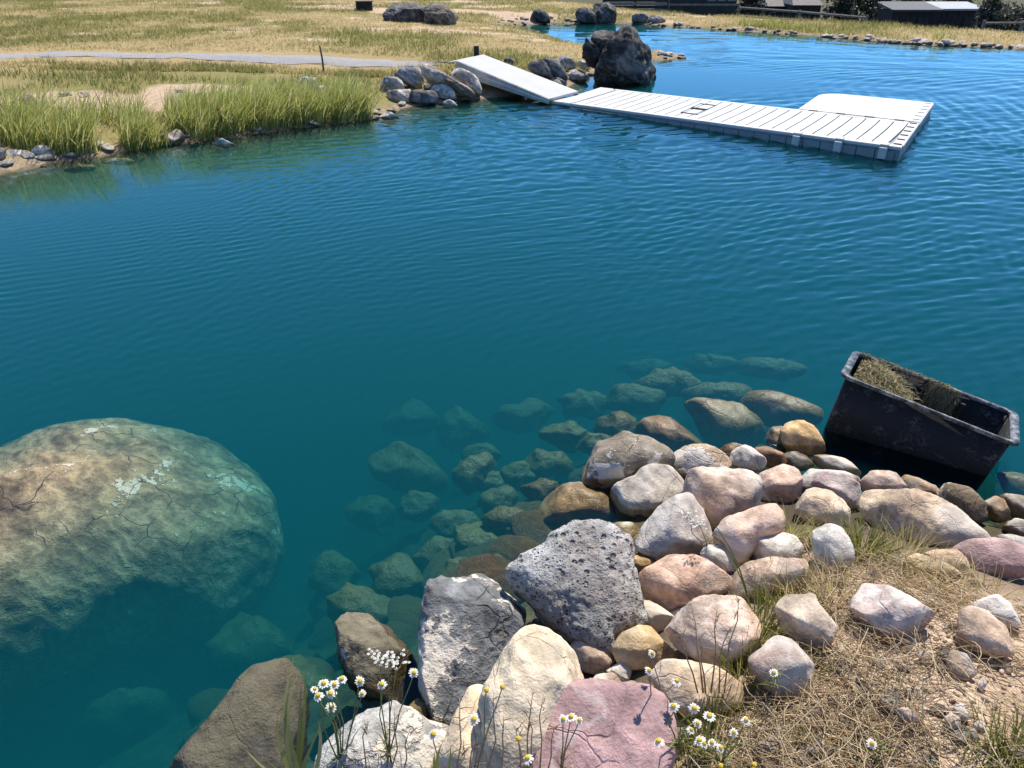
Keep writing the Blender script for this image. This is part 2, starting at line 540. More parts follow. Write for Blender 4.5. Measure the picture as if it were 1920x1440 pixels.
def ripples(x, y):
    g = np.random.default_rng(3)
    wx = x + 1.3 * (fbm(x * 0.22, y * 0.22, 51, 2) - 0.38); wy = y + 1.6 * (fbm(x * 0.22 + 7, y * 0.22, 53, 2) - 0.38)
    d = np.hypot(x, y)
    wind = smooth(3.0, 12.5, y + 0.75 * x)              # the open right side is ruffled, the near left is nearly calm
    lee = smooth(0.9, 2.9, np.hypot((x - 2.9) * 0.75, (y - 13.7)))
    lee = np.minimum(lee, smooth(0.0, 0.8, -shore_sd(x, y) * 0.8 + 0.3))
    h = np.zeros_like(x)
    step = d * 0.0044                                    # spacing of the mesh: no wave shorter than it can carry
    for i in range(26):
        lam = 0.06 * (4.6 ** (i / 25.0))
        ang = math.radians(-66) + g.normal(0, 0.26) + (0.7 if i % 4 == 0 else 0)
        kx, ky = math.cos(ang) * 2 * math.pi / lam, math.sin(ang) * 2 * math.pi / lam
        slope = 0.14 if lam < 0.13 else 0.07
        env = smooth(0.36, 0.70, vnoise(x * 0.9 / (lam * 5 + .3) + 31 * i, y * 0.9 / (lam * 5 + .3), 200 + i))
        keep = smooth(2.2, 4.0, lam / np.maximum(step, 1e-4))
        local = (0.03 + 1.0 * wind) if lam > 0.13 else (0.06 + 0.36 * smooth(3.2, 6.5, d) + 0.65 * wind)
        h += slope * lam / (2 * math.pi) * env * keep * local * np.sin(kx * wx + ky * wy + g.uniform(0, 6.28))
    # broader chop where the wind blows
    h += 0.022 * (fbm(x * 1.5 + 0.6 * y, y * 2.6, 57, 3) - 0.44) * wind
    return h * lee * smooth(0.0, 1.0, d - 0.8)


WZ = ripples(WX, WY)
nt = len(th_)
top = np.stack([WX, WY, WZ], -1).reshape(-1, 3)
ii = np.arange(nt * NR).reshape(nt, NR)
i2 = np.roll(ii, -1, 0)
qd = np.stack([ii[:, :-1], ii[:, 1:], i2[:, 1:], i2[:, :-1]], -1).reshape(-1, 4)[:, ::-1]
rim_ = top[ii[:, -1]].copy(); rim_[:, 2] = -3.2
base0 = len(top); c_top, c_bot = base0 + nt, base0 + nt + 1
allv = np.concatenate([top, rim_, [[0, 0, 0], [0, 0, -3.2]]])
bo = base0 + np.arange(nt)
wall = np.stack([ii[:, -1], bo, np.roll(bo, -1), i2[:, -1]], -1)
bot = np.stack([bo, np.roll(bo, -1), np.full(nt, c_bot)], -1)
cen = np.stack([ii[:, 0], i2[:, 0], np.full(nt, c_top)], -1)


def facing(fc, want):
    a, b, c = allv[fc[:, 0]], allv[fc[:, 1]], allv[fc[:, 2]]
    nn = np.cross(b - a, c - a)
    return fc if (nn * want).sum() > 0 else fc[:, ::-1]


qd = facing(qd, np.array([[0, 0, 1.0]])); bot = facing(bot, np.array([[0, 0, -1.0]])); cen = facing(cen, np.array([[0, 0, 1.0]]))
wall = facing(wall, allv[wall[:, 0]] * np.array([[1, 1, 0.0]]))
tri = np.concatenate([qd[:, [0, 1, 2]], qd[:, [0, 2, 3]], wall[:, [0, 1, 2]], wall[:, [0, 2, 3]], bot, cen])
wme = np_mesh('water', allv, tri, True)
water_mat = bpy.data.materials.new('pond water'); N = NT(water_mat)
fr = N.n('ShaderNodeFresnel'); fr.inputs['IOR'].default_value = 1.333
gl = N.n('ShaderNodeBsdfGlossy'); gl.inputs['Roughness'].default_value = 0.05
gl.inputs['Color'].default_value = (0.70, 0.93, 1.0, 1)
trn = N.n('ShaderNodeBsdfTransparent')
mx = N.n('ShaderNodeMixShader'); N.l(fr.outputs[0], mx.inputs[0]); N.l(trn.outputs[0], mx.inputs[1]); N.l(gl.outputs[0], mx.inputs[2])
vs = N.n('ShaderNodeVolumeScatter'); vs.inputs['Color'].default_value = (0.012, 0.62, 0.77, 1); vs.inputs['Density'].default_value = 0.52
vs.inputs['Anisotropy'].default_value = 0.0
va = N.n('ShaderNodeVolumeAbsorption'); va.inputs['Color'].default_value = (0.1, 0.68, 0.71, 1); va.inputs['Density'].default_value = 2.5
ad = N.n('ShaderNodeAddShader'); N.l(vs.outputs[0], ad.inputs[0]); N.l(va.outputs[0], ad.inputs[1])
N.out(mx.outputs[0], ad.outputs[0])
try: water_mat.cycles.homogeneous_volume = True
except Exception: pass
tag(link('water', wme, water_mat), 'clear blue-green rippled water of the pond', kind='structure')

# ------------------------------------------------------------------ rocks
_ico = {}


def ico(sub):
    if sub not in _ico:
        b = bmesh.new(); bmesh.ops.create_icosphere(b, subdivisions=sub, radius=1.0)
        b.verts.ensure_lookup_table()
        v = np.array([q.co[:] for q in b.verts]); fc = np.array([[q.index for q in t.verts] for t in b.faces])
        b.free(); _ico[sub] = (v, fc)
    return _ico[sub]


def polar_radius(poly, nphi, soft):
    """radius of a star-shaped outline about its centroid, smoothed"""
    poly = np.asarray(poly)
    phis = np.arange(nphi) * 2 * math.pi / nphi
    R = np.zeros(nphi)
    n = len(poly)
    for j, ph in enumerate(phis):
        d = np.array([math.cos(ph), math.sin(ph)]); best = 0
        for i in range(n):
            a = poly[i]; e = poly[(i + 1) % n] - a
            den = d[0] * e[1] - d[1] * e[0]
            if abs(den) < 1e-12: continue
            t = (a[0] * e[1] - a[1] * e[0]) / den
            s = (a[0] * d[1] - a[1] * d[0]) / den
            if t > 0 and -1e-9 <= s <= 1 + 1e-9: best = max(best, t)
        R[j] = best if best > 0 else np.nan
    if np.isnan(R).any():
        ok = ~np.isnan(R); R = np.interp(np.arange(nphi), np.arange(nphi)[ok], R[ok])
    w = int(nphi * soft)
    if w > 0:
        k = np.exp(-np.linspace(-2, 2, 2 * w + 1) ** 2); k /= k.sum()
        R = np.convolve(np.concatenate([R[-w:], R, R[:w]]), k, 'valid')
    return phis, R


def area_centroid(poly):
    p = np.asarray(poly, float); q = np.roll(p, -1, 0)
    cr = p[:, 0] * q[:, 1] - q[:, 0] * p[:, 1]
    A = cr.sum() / 2
    return ((p + q) * cr[:, None]).sum(0) / (6 * A)


def rock_mesh(poly2, thick, soft=0.03, flat=2.3, cuts=0, seed=0, rough=0.05, freq=2.2, sub=4, cutdir=None, fine=0.012, cutlim=(0.62, 0.84)):
    """closed stone body: outline poly2 (metres, about 0,0) in local XY, bulging +-thick along Z"""
    r0 = random.Random(seed)
    V, Fc = ico(sub)
    phis, R = polar_radius(poly2, 144, soft)
    ph = np.mod(np.arctan2(V[:, 1], V[:, 0]), 2 * math.pi)
    Rv = np.interp(ph, np.append(phis, 2 * math.pi), np.append(R, R[0]))
    c = V[:, 2]
    th = np.arcsin(np.clip(c, -1, 1))
    cz = np.sign(np.sin(th)) * np.abs(np.sin(th)) ** (2 / flat * 0.98)
    rr = np.abs(np.cos(th)) ** (2 / flat)
    size = float(np.mean(R))
    p = np.stack([Rv * rr * np.cos(ph), Rv * rr * np.sin(ph), thick * cz], -1)
    for _ in range(cuts):
        nrm = np.array([r0.uniform(-1, 1), r0.uniform(-1, 1), r0.uniform(0.1, 1.0)])
        if cutdir is not None: nrm = nrm * 0.6 + np.array(cutdir)
        nrm /= np.linalg.norm(nrm)
        dots = p @ nrm
        lim = dots.max() * r0.uniform(*cutlim)
        over = np.maximum(dots - lim, 0)
        p = p - over[:, None] * nrm[None] * (0.94 if cuts > 2 else 0.75)
    sx, sy, sz_ = r0.uniform(-50, 50), r0.uniform(-50, 50), r0.uniform(-50, 50)
    ln = np.linalg.norm(p, axis=1, keepdims=True) + 1e-9
    dirn = p / ln
    disp = np.array([mnoise.fractal((q[0] * freq / size + sx, q[1] * freq / size + sy, q[2] * freq / size + sz_), 0.9, 2.1, 4) for q in p])
    if fine > 0:
        f2 = freq * 4.5
        disp2 = np.array([mnoise.noise((q[0] * f2 / size + sy, q[1] * f2 / size + sz_, q[2] * f2 / size + sx)) for q in p])
        disp = disp + disp2 * fine / max(rough, 1e-4)
    p = p + dirn * (disp * rough * size)[:, None]
    return np_mesh('rock', p, Fc, True), size


def rock(name, label, pts, mat, color, z=None, depth=0.72, soft=0.03, flat=2.3, cuts=0, cutlim=(0.62, 0.84), tilt=0.45, rough=0.055, freq=2.2, sub=4,
         push=0.25, anchor=0.6, grow=1.0, cat='rock', group=None, seed=None, normal=None, cutdir=None, fine=0.018, up_shift=0.0):
    seed = seed if seed is not None else int(abs(pts[0][0] * 7 + pts[0][1] * 13 + pts[-1][0])) % 9973
    cpx = area_centroid(pts)
    pts = [tuple(cpx + (np.asarray(q_) - cpx) * grow) for q_ in pts]
    d = ray(*cpx)
    dpx = np.asarray(pts) - cpx
    if z is None:                                       # it rests on the ground where its lower part meets it
        gp = ground_hit(cpx[0], cpx[1] + anchor * dpx[:, 1].max())
        t = gp[1] / d[1]
        msz = np.sqrt((dpx ** 2).sum(1)).mean() * t / FPX
        ctr = EYEP + d * t + d * msz * 0.3 - d * msz * push * 0.5
    else:
        base = on_plane(cpx[0], cpx[1], z)
        t = np.linalg.norm(base - EYEP)
        msz = np.sqrt((dpx ** 2).sum(1)).mean() * t / FPX
        ctr = base - d * msz * push
    n = -d + np.array([0, 0, 1.0]) * tilt if normal is None else np.array(normal, float)
    n /= np.linalg.norm(n)
    e1 = np.cross(UPV, n); e1 /= np.linalg.norm(e1)
    e2 = np.cross(n, e1)
    poly2 = []
    for q in pts:
        dd = ray(*q); tt = ((ctr - EYEP) @ n) / (dd @ n)
        w = EYEP + dd * tt - ctr
        poly2.append((w @ e1, w @ e2))
    poly2 = np.array(poly2)
    cc = area_centroid(poly2)
    poly2 = poly2 - cc
    ctr = ctr + e1 * cc[0] + e2 * cc[1]
    A = 0.5 * abs(np.sum(poly2[:, 0] * np.roll(poly2[:, 1], -1) - np.roll(poly2[:, 0], -1) * poly2[:, 1]))
    ext = poly2.max(0) - poly2.min(0)
    thick = depth * min(0.5 * min(ext), math.sqrt(A / math.pi)) * 1.0
    me, size = rock_mesh(poly2, thick, soft, flat, cuts, seed, rough, freq, sub, cutdir, fine, cutlim)
    o = link(name, me, mat)
    M = Matrix((e1, e2, n)).transposed().to_4x4()
    M.translation = Vector(ctr) + Vector((0, 0, up_shift))
    o.matrix_world = M
    o.color = (*color, 1.0)
    tag(o, label, cat, group)
    return o


COB = rock_mat('river cobble', alt=(0.68, 0.61, 0.52), altw=0.75, vein=0.35, crack=0.35, strata=0.35, speck=0.45, bump=0.5, contrast=0.38)
SPLIT = rock_mat('crusted cobble', alt=(0.6, 0.56, 0.5), altw=0.3, vein=0.15, crack=0.8, speck=0.4, bump=0.7, patch=(0.62, 0.57, 0.50), patch_lim=(0.5, 0.53))
BASALT = rock_mat('vesicular basalt', alt=(0.36, 0.27, 0.22), altw=0.4, vein=0, crack=0, pits=1.0, speck=0.3, bump=1.0, contrast=0.35)
BLOCK = rock_mat('crusted dark block', alt=(0.62, 0.58, 0.52), altw=0.2, vein=0, crack=0.5, speck=0.5, bump=1.0, strata=0.3, contrast=0.4,
                 patch=(0.62, 0.56, 0.47), patch_lim=(0.53, 0.58))
CREST = rock_mat('algae rock with dry crest', alt=(0.20, 0.17, 0.10), altw=0.5, vein=0, crack=0.4, speck=0.5, bump=1.0, contrast=0.5,
                 patch=(0.58, 0.53, 0.44), patch_lim=(0.60, 0.64))
MOSS = rock_mat('algae coated rock', alt=(0.16, 0.14, 0.085), altw=0.6, vein=0, crack=0.12, speck=0.5, bump=1.0, contrast=0.45, wetz=0.0)
PURPLE = rock_mat('mauve sandstone', alt=(0.40, 0.26, 0.25), altw=0.5, vein=0.3, crack=0.4, speck=0.4, strata=0.3, bump=0.6, contrast=0.3, wet=False)
CREAM = rock_mat('cream limestone', alt=(0.66, 0.56, 0.42), altw=0.5, vein=0.2, crack=0.3, strata=0.35, speck=0.3, bump=0.6, contrast=0.25)
DARK = rock_mat('dark basalt', alt=(0.24, 0.225, 0.205), altw=0.55, vein=0.15, crack=0.8, strata=0.6, speck=0.3, bump=1.0, contrast=0.7, sc=0.7)
GREY = rock_mat('grey schist', alt=(0.52, 0.47, 0.40), altw=0.5, vein=0.1, crack=0.6, strata=0.5, speck=0.3, bump=1.0, contrast=0.55, sc=0.8)
BIGB = rock_mat('submerged boulder', alt=(0.44, 0.34, 0.19), altw=0.65, vein=0, crack=0.7, strata=0.4, speck=0.7, bump=1.0, contrast=0.55, sc=1.1,
                wet=False, patch=(0.60, 0.54, 0.44), patch_lim=(0.605, 0.635))

R5 = lambda p: region(960, 700, 3.2, p)
R6 = lambda p: region(1320, 840, 2.4, p)
R7 = lambda p: region(560, 960, 2.526, p)
R4 = lambda p: region(1480, 620, 4.364, p)
R8 = lambda p: region(0, 720, 2.0, p)
PINK, CRM, WHT, TAN, BRN, GRY, ORG, MAU, OLV = ((0.54, 0.37, 0.28), (0.62, 0.47, 0.33), (0.60, 0.55, 0.48), (0.52, 0.38, 0.25),
                                                (0.30, 0.20, 0.12), (0.36, 0.35, 0.34), (0.46, 0.29, 0.13), (0.36, 0.25, 0.24), (0.26, 0.23, 0.13))

NEAR = [
    # (label, outline, material, colour, options)
    ('cobble with ragged white crust on dark wet stone at the water edge', R5([(420, 560), (440, 480), (530, 420), (670, 375), (800, 405), (920, 460), (950, 510), (930, 560), (850, 590), (740, 640), (640, 690), (560, 730), (470, 690), (420, 620)]), SPLIT, (0.26, 0.22, 0.17), dict(z=0.03, cuts=3, soft=0.02, rough=0.07)),
    ('two-tone cobble, brown wet half and pale dry half, above the pale grey-pink cobble', R5([(590, 720), (640, 670), (745, 630), (760, 600), (840, 563), (930, 575), (1005, 640), (1010, 720), (940, 760), (870, 810), (770, 915), (700, 890), (640, 850), (600, 790)]), COB, (0.50, 0.44, 0.37), dict(z=0.015)),
    ('large olive cobble just under water above the grey basalt', R5([(165, 800), (250, 720), (330, 680), (430, 658), (510, 690), (580, 770), (635, 870), (630, 910), (560, 935), (450, 950), (330, 960), (240, 985), (190, 930)]), COB, (0.42, 0.35, 0.22), dict(z=-0.10)),
    ('large pale grey-pink cobble right of the grey basalt', R5([(760, 990), (800, 920), (880, 820), (960, 760), (1050, 745), (1110, 765), (1140, 860), (1190, 960), (1190, 1030), (1130, 1110), (1000, 1125), (880, 1115), (800, 1070), (760, 1020)]), COB, (0.50, 0.44, 0.39), dict(soft=0.025, push=0.35)),
    ('olive cobble tucked between basalt and the pale grey-pink cobble', R5([(580, 915), (650, 900), (720, 905), (770, 940), (760, 1000), (735, 1080), (690, 1040), (620, 980)]), COB, OLV, dict(z=0.0, push=0.0)),
    ('big pink-faced cobble with blue-grey underside in the pile centre', R5([(1010, 640), (1100, 590), (1200, 580), (1400, 578), (1460, 620), (1490, 700), (1500, 780), (1450, 810), (1360, 830), (1300, 870), (1230, 920), (1180, 920), (1130, 850), (1080, 740)]), COB, (0.54, 0.41, 0.33), dict(push=0.35)),
    ('tan and white split cobble above the pink-faced cobble', R5([(925, 575), (980, 480), (1040, 445), (1150, 435), (1220, 460), (1290, 510), (1305, 560), (1250, 600), (1100, 610), (1030, 630), (990, 600)]), SPLIT, (0.50, 0.37, 0.25), dict(z=0.045)),
    ('small smooth white cobble in front of brown wet stones', R5([(1310, 500), (1340, 455), (1400, 440), (1450, 460), (1510, 510), (1530, 550), (1470, 590), (1400, 580), (1330, 550)]), COB, (0.60, 0.55, 0.49), dict(z=0.06)),
    ('dark brown wet cobble behind the small white cobble', R5([(1225, 460), (1320, 425), (1410, 425), (1420, 470), (1380, 520), (1300, 550)]), COB, BRN, dict(z=0.0, push=0.0)),
    ('red-brown damp cobble right of the small white cobble', R5([(1420, 440), (1540, 435), (1620, 480), (1650, 540), (1560, 560), (1500, 550), (1450, 500)]), COB, (0.42, 0.27, 0.17), dict(z=0.02, push=0.05)),
    ('flat blue-grey cobble below the orange-brown cobble', R5([(1610, 490), (1700, 470), (1770, 490), (1805, 550), (1720, 580), (1650, 565)]), COB, (0.30, 0.31, 0.31), dict(z=0.01, push=0.05)),
    ('reddish submerged cobble above the white-crusted stone', R5([(730, 360), (800, 280), (880, 265), (970, 280), (1050, 330), (1120, 380), (1165, 430), (1040, 450), (960, 490), (880, 440), (770, 400)]), COB, (0.42, 0.30, 0.22), dict(z=-0.11)),
    ('large angular greenish slab lying submerged above the pile', R5([(1050, 190), (1120, 165), (1250, 175), (1360, 190), (1450, 260), (1545, 340), (1520, 400), (1400, 430), (1250, 435), (1160, 390), (1120, 290)]), COB, (0.36, 0.33, 0.24), dict(z=-0.16, cuts=5, soft=0.015)),
    ('long brown submerged cobble left of the black tub', R5([(1375, 160), (1440, 120), (1540, 115), (1700, 160), (1840, 215), (1840, 290), (1740, 310), (1600, 325), (1500, 290), (1400, 220)]), COB, (0.36, 0.29, 0.19), dict(z=-0.15, cuts=2)),
    ('orange-brown cobble touching the black tub corner', R5([(1615, 345), (1660, 305), (1740, 290), (1810, 330), (1860, 400), (1880, 460), (1800, 490), (1700, 475), (1640, 440)]), COB, (0.50, 0.33, 0.16), dict(z=0.03, push=0.35)),
    ('small dark grey stone left of the orange-brown cobble', R5([(1525, 360), (1570, 325), (1625, 325), (1640, 400), (1660, 470), (1580, 480), (1530, 430)]), COB, GRY, dict(z=-0.01, push=0.0)),
    ('flat brown cobble in the tub shadow', R4([(180, 1050), (260, 1005), (380, 1020), (500, 1080), (580, 1170), (560, 1215), (430, 1200), (300, 1150)]), COB, (0.36, 0.25, 0.14), dict(z=0.02, push=0.1)),
    ('round pink cobble between the pink-faced and white cobbles', R5([(1470, 620), (1540, 560), (1620, 545), (1690, 570), (1735, 640), (1730, 720), (1680, 775), (1580, 785), (1510, 770), (1490, 700)]), COB, (0.52, 0.37, 0.29), dict(push=0.35)),
    ('cream egg-shaped cobble half shaded by grass', R6([(405, 240), (440, 195), (500, 178), (570, 200), (630, 250), (665, 300), (650, 350), (560, 360), (480, 335), (420, 285)]), COB, CRM, dict(push=0.35)),
    ('veined pinkish cobble below the pink-faced cobble', R5([(1220, 960), (1280, 890), (1340, 830), (1440, 790), (1560, 790), (1620, 870), (1610, 960), (1500, 1000), (1440, 1070), (1380, 1140), (1310, 1090), (1270, 1000)]), COB, PINK, dict(push=0.3, cuts=2)),
    ('blocky white stone with black spots under the grass', R6([(212, 400), (260, 370), (300, 380), (400, 400), (440, 450), (410, 510), (300, 530), (220, 525)]), COB, WHT, dict(cuts=3, soft=0.02, push=0.3)),
    ('small oval grey cobble beside the pale grey-pink cobble', R5([(1130, 1080), (1170, 1035), (1260, 1045), (1340, 1110), (1370, 1160), (1300, 1190), (1200, 1150)]), COB, (0.42, 0.40, 0.37), dict(push=0.35)),
    ('small orange pebble at the right tip of the basalt', R5([(715, 1110), (770, 1090), (850, 1130), (830, 1190), (760, 1210), (725, 1170)]), COB, ORG, dict(z=0.06, push=0.2, cat='pebble') if False else dict(push=0.2)),
    ('cracked pink cobble right of the basalt', R5([(785, 1200), (850, 1120), (930, 1100), (1080, 1110), (1200, 1150), (1300, 1220), (1300, 1310), (1180, 1340), (1040, 1390), (940, 1420), (830, 1350), (790, 1270)]), COB, PINK, dict(push=0.35)),
    ('long dusty pink cobble with dry grass over it', R5([(1290, 1290), (1330, 1200), (1420, 1150), (1560, 1120), (1760, 1130), (1760, 1230), (1680, 1300), (1560, 1350), (1400, 1360), (1310, 1340)]), COB, (0.46, 0.33, 0.25), dict(push=0.2)),
    ('white flat-topped cobble in front of the tub shadow', R6([(420, 110), (500, 88), (600, 100), (700, 140), (715, 190), (640, 200), (540, 190), (450, 180)]), COB, (0.58, 0.53, 0.47), dict(z=0.06, push=0.15)),
    ('mauve angular stone leaning on the white flat-topped cobble', R6([(490, 165), (540, 115), (620, 120), (690, 160), (710, 230), (685, 290), (620, 240), (560, 195)]), COB, (0.40, 0.30, 0.28), dict(cuts=4, soft=0.015, push=0.4)),
    ('smooth pink cobble below the middle of the tub', R6([(708, 155), (760, 110), (830, 108), (910, 140), (920, 195), (870, 215), (780, 215), (730, 190)]), COB, (0.54, 0.40, 0.31), dict(z=0.08, push=0.35)),
    ('angular brown stone beneath the tub', R6([(880, 120), (960, 140), (1050, 180), (1075, 240), (980, 235), (905, 205)]), COB, BRN, dict(z=0.03, cuts=3, push=0.15)),
    ('dark brown boulder with white chips below the tub end', R6([(1055, 185), (1110, 165), (1200, 190), (1260, 250), (1280, 310), (1220, 335), (1150, 290), (1080, 230)]), SPLIT, (0.20, 0.15, 0.10), dict(z=0.04, cuts=2, push=0.3)),
    ('round orange cobble right of the white-chipped boulder', R6([(1258, 250), (1310, 222), (1350, 240), (1378, 300), (1350, 345), (1290, 320)]), COB, (0.42, 0.27, 0.14), dict(z=0.02, push=0.3)),
    ('grey-brown cobble behind the round orange cobble', R6([(1330, 215), (1400, 205), (1470, 240), (1480, 330), (1400, 330), (1365, 270)]), COB, (0.34, 0.29, 0.23), dict(z=0.01, push=0.1)),
    ('submerged grey slab beyond the tub end', R6([(1315, 120), (1400, 110), (1500, 150), (1520, 230), (1430, 235), (1350, 200)]), COB, (0.30, 0.28, 0.22), dict(z=-0.14)),
    ('dark wet stone at the picture edge below the grey-brown cobble', R6([(1340, 350), (1400, 322), (1480, 330), (1500, 400), (1420, 410), (1360, 390)]), COB, (0.24, 0.21, 0.17), dict(z=0.02, push=0.2)),
    ('wide cream slab with a grey right end below the tub', R6([(712, 240), (740, 182), (790, 200), (960, 203), (1060, 240), (1150, 300), (1270, 410), (1200, 440), (1080, 450), (1000, 440), (900, 400), (800, 360), (740, 310)]), COB, (0.60, 0.46, 0.33), dict(depth=0.6, push=0.25, sub=5, cuts=2)),
    ('flat mauve slab at the right edge of the bank', R6([(1120, 455), (1200, 420), (1320, 412), (1420, 440), (1520, 480), (1520, 560), (1350, 600), (1240, 550), (1170, 505)]), PURPLE, (0.44, 0.30, 0.28), dict(depth=0.4, push=0.15)),
    ('grey-white stone behind the flat mauve slab', R6([(1265, 395), (1360, 390), (1500, 420), (1520, 490), (1420, 470), (1330, 440)]), COB, (0.52, 0.48, 0.44), dict(push=0.1)),
    ('low tan stone left of the flat mauve slab', R6([(985, 485), (1040, 455), (1130, 460), (1200, 505), (1200, 560), (1100, 550), (1020, 520)]), COB, TAN, dict(depth=0.5, push=0.1)),
    ('ochre stone half buried in dead grass', R6([(890, 515), (960, 480), (1050, 505), (1150, 550), (1185, 595), (1060, 600), (950, 565)]), COB, (0.48, 0.36, 0.21), dict(depth=0.5, push=0.1)),
    ('upright grey-white stone beside the green grass tuft', R6([(490, 375), (560, 348), (620, 368), (660, 440), (670, 505), (620, 540), (560, 545), (505, 490)]), COB, (0.52, 0.48, 0.43), dict(push=0.4, cuts=2)),
    ('broad pink and white cobble lying in dry grass', R6([(668, 650), (720, 610), (800, 628), (900, 668), (1000, 720), (1032, 780), (1012, 825), (920, 845), (800, 835), (735, 785), (680, 735)]), COB, (0.54, 0.42, 0.37), dict(push=0.3, sub=5)),
    ('tapering tan-white stone left of the pink and white cobble', R6([(332, 720), (370, 672), (490, 668), (522, 730), (585, 800), (570, 860), (500, 905), (440, 885), (380, 860), (345, 790)]), COB, (0.55, 0.44, 0.34), dict(push=0.3, cuts=3, soft=0.02)),
    ('large creamy pink cobble above the golden stone', [(1248, 1172), (1290, 1135), (1340, 1122), (1390, 1125), (1415, 1150), (1422, 1190), (1400, 1222), (1350, 1245), (1310, 1235), (1265, 1205)], COB, (0.58, 0.44, 0.35), dict(push=0.35, sub=5)),
    ('purple-brown angular boulder in the grass', R6([(215, 950), (270, 890), (330, 858), (420, 888), (490, 960), (515, 1040), (535, 1090), (430, 1115), (340, 1115), (275, 1060), (225, 1010)]), COB, (0.36, 0.26, 0.22), dict(push=0.35, cuts=5, soft=0.015)),
    ('white dome-shaped stone at the right edge', R6([(1200, 690), (1260, 663), (1320, 668), (1380, 708), (1425, 770), (1400, 810), (1300, 780), (1225, 735)]), COB, (0.58, 0.54, 0.49), dict(push=0.3)),
    ('tan pyramid-like stone below the white dome', R6([(1145, 880), (1158, 740), (1200, 725), (1270, 740), (1345, 800), (1390, 880), (1385, 930), (1280, 925), (1200, 910)]), COB, (0.48, 0.35, 0.25), dict(push=0.25, cuts=3, soft=0.02)),
    ('pitted grey basalt, the big triangular one', R7([(990, 290), (1060, 230), (1170, 170), (1210, 120), (1290, 80), (1390, 62), (1480, 80), (1560, 140), (1580, 250), (1600, 400), (1640, 530), (1560, 570), (1500, 620), (1490, 675), (1400, 650), (1300, 610), (1230, 550), (1150, 490), (1110, 440), (1030, 370)]), BASALT, (0.37, 0.37, 0.36), dict(sub=6, soft=0.006, flat=3.4, depth=0.55, push=0.55, rough=0.05, freq=3.0, fine=0.02, z=0.1, cuts=1, cutlim=(0.8, 0.9), grow=1.05)),
    ('tall blocky rock, white crust over dark grey, left of the basalt', R7([(640, 370), (700, 335), (850, 310), (990, 297), (1010, 340), (1060, 420), (1050, 500), (1030, 590), (980, 700), (930, 790), (850, 900), (740, 1010), (670, 1030), (600, 800), (595, 600), (615, 450)]), BLOCK, (0.15, 0.155, 0.16), dict(sub=6, soft=0.012, flat=3.4, depth=0.8, cuts=4, push=0.3, rough=0.06, fine=0.02, z=0.02)),
    ('dark algae-covered rock with a pale dry crest in the shallows', R7([(190, 540), (250, 495), (340, 490), (430, 530), (500, 590), (540, 700), (560, 830), (520, 930), (420, 960), (320, 940), (250, 800), (200, 680)]), CREST, (0.13, 0.115, 0.08), dict(sub=5, soft=0.015, cuts=5, push=0.15, z=-0.03, rough=0.08, fine=0.03)),
    ('small olive cobble wedged below the algae-covered rock', R7([(505, 945), (560, 890), (600, 883), (638, 940), (625, 1000), (560, 990)]), COB, (0.36, 0.32, 0.17), dict(z=0.0, push=0.3)),
    ('big cream cone-shaped rock in front of the basalt', R7([(880, 900), (930, 790), (1010, 640), (1080, 580), (1170, 563), (1250, 590), (1300, 660), (1370, 770), (1370, 830), (1290, 880), (1230, 1000), (1150, 1200), (1000, 1300), (900, 1150)]), CREAM, (0.74, 0.60, 0.42), dict(sub=5, soft=0.018, push=0.4, cuts=2)),
    ('cream pointed rock leaning against the cone-shaped one', R7([(690, 1110), (760, 960), (810, 860), (860, 850), (900, 880), (960, 980), (1040, 1120), (1060, 1290), (820, 1330), (640, 1300), (620, 1220)]), CREAM, (0.72, 0.56, 0.38), dict(sub=5, soft=0.018, push=0.4, cuts=2)),
    ('flat purple-mauve slab at the bottom of the picture', R7([(1080, 1330), (1120, 1170), (1200, 970), (1230, 890), (1290, 845), (1340, 836), (1500, 850), (1640, 862), (1720, 920), (1752, 1000), (1745, 1150), (1700, 1330), (1400, 1380)]), PURPLE, (0.40, 0.255, 0.25), dict(sub=5, soft=0.012, flat=4.5, depth=0.45, push=0.35, rough=0.05, freq=3.0, fine=0.014, cuts=2, cutlim=(0.88, 0.96))),
    ('knobbly white and grey rock behind the daisies', R7([(40, 1330), (70, 1150), (160, 1010), (250, 970), (330, 965), (440, 938), (520, 960), (580, 1010), (680, 1040), (722, 1085), (690, 1180), (620, 1330), (300, 1400)]), BLOCK, (0.40, 0.385, 0.36), dict(sub=5, soft=0.015, push=0.4, cuts=3, rough=0.08)),
    ('small pink wedge stone beside the cone-shaped rock', R7([(1292, 640), (1340, 598), (1400, 618), (1470, 668), (1505, 722), (1450, 775), (1360, 750), (1300, 700)]), COB, (0.54, 0.40, 0.30), dict(push=0.4)),
    ('small grey pebble right of the pink wedge stone', R7([(1460, 745), (1540, 703), (1580, 750), (1555, 808), (1490, 800)]), COB, (0.44, 0.40, 0.36), dict(push=0.4)),
    ('low pinkish stone above the purple slab', R7([(1365, 835), (1410, 778), (1490, 765), (1545, 830), (1510, 870), (1420, 870)]), COB, (0.52, 0.39, 0.29), dict(push=0.2)),
    ('tiny tan stone at the purple slab corner', R7([(1535, 835), (1570, 793), (1640, 845), (1610, 880), (1560, 870)]), COB, TAN, dict(push=0.2)),
    ('golden banded cobble below the basalt tip', R7([(1498, 645), (1540, 580), (1620, 546), (1700, 558), (1770, 608), (1795, 665), (1750, 715), (1660, 735), (1560, 740), (1510, 700)]), CREAM, (0.54, 0.38, 0.19), dict(push=0.35)),
    ('small cream cobble right of the basalt foot', R7([(1605, 445), (1660, 421), (1720, 458), (1775, 500), (1740, 565), (1680, 570), (1635, 520)]), COB, (0.58, 0.44, 0.29), dict(push=0.35)),
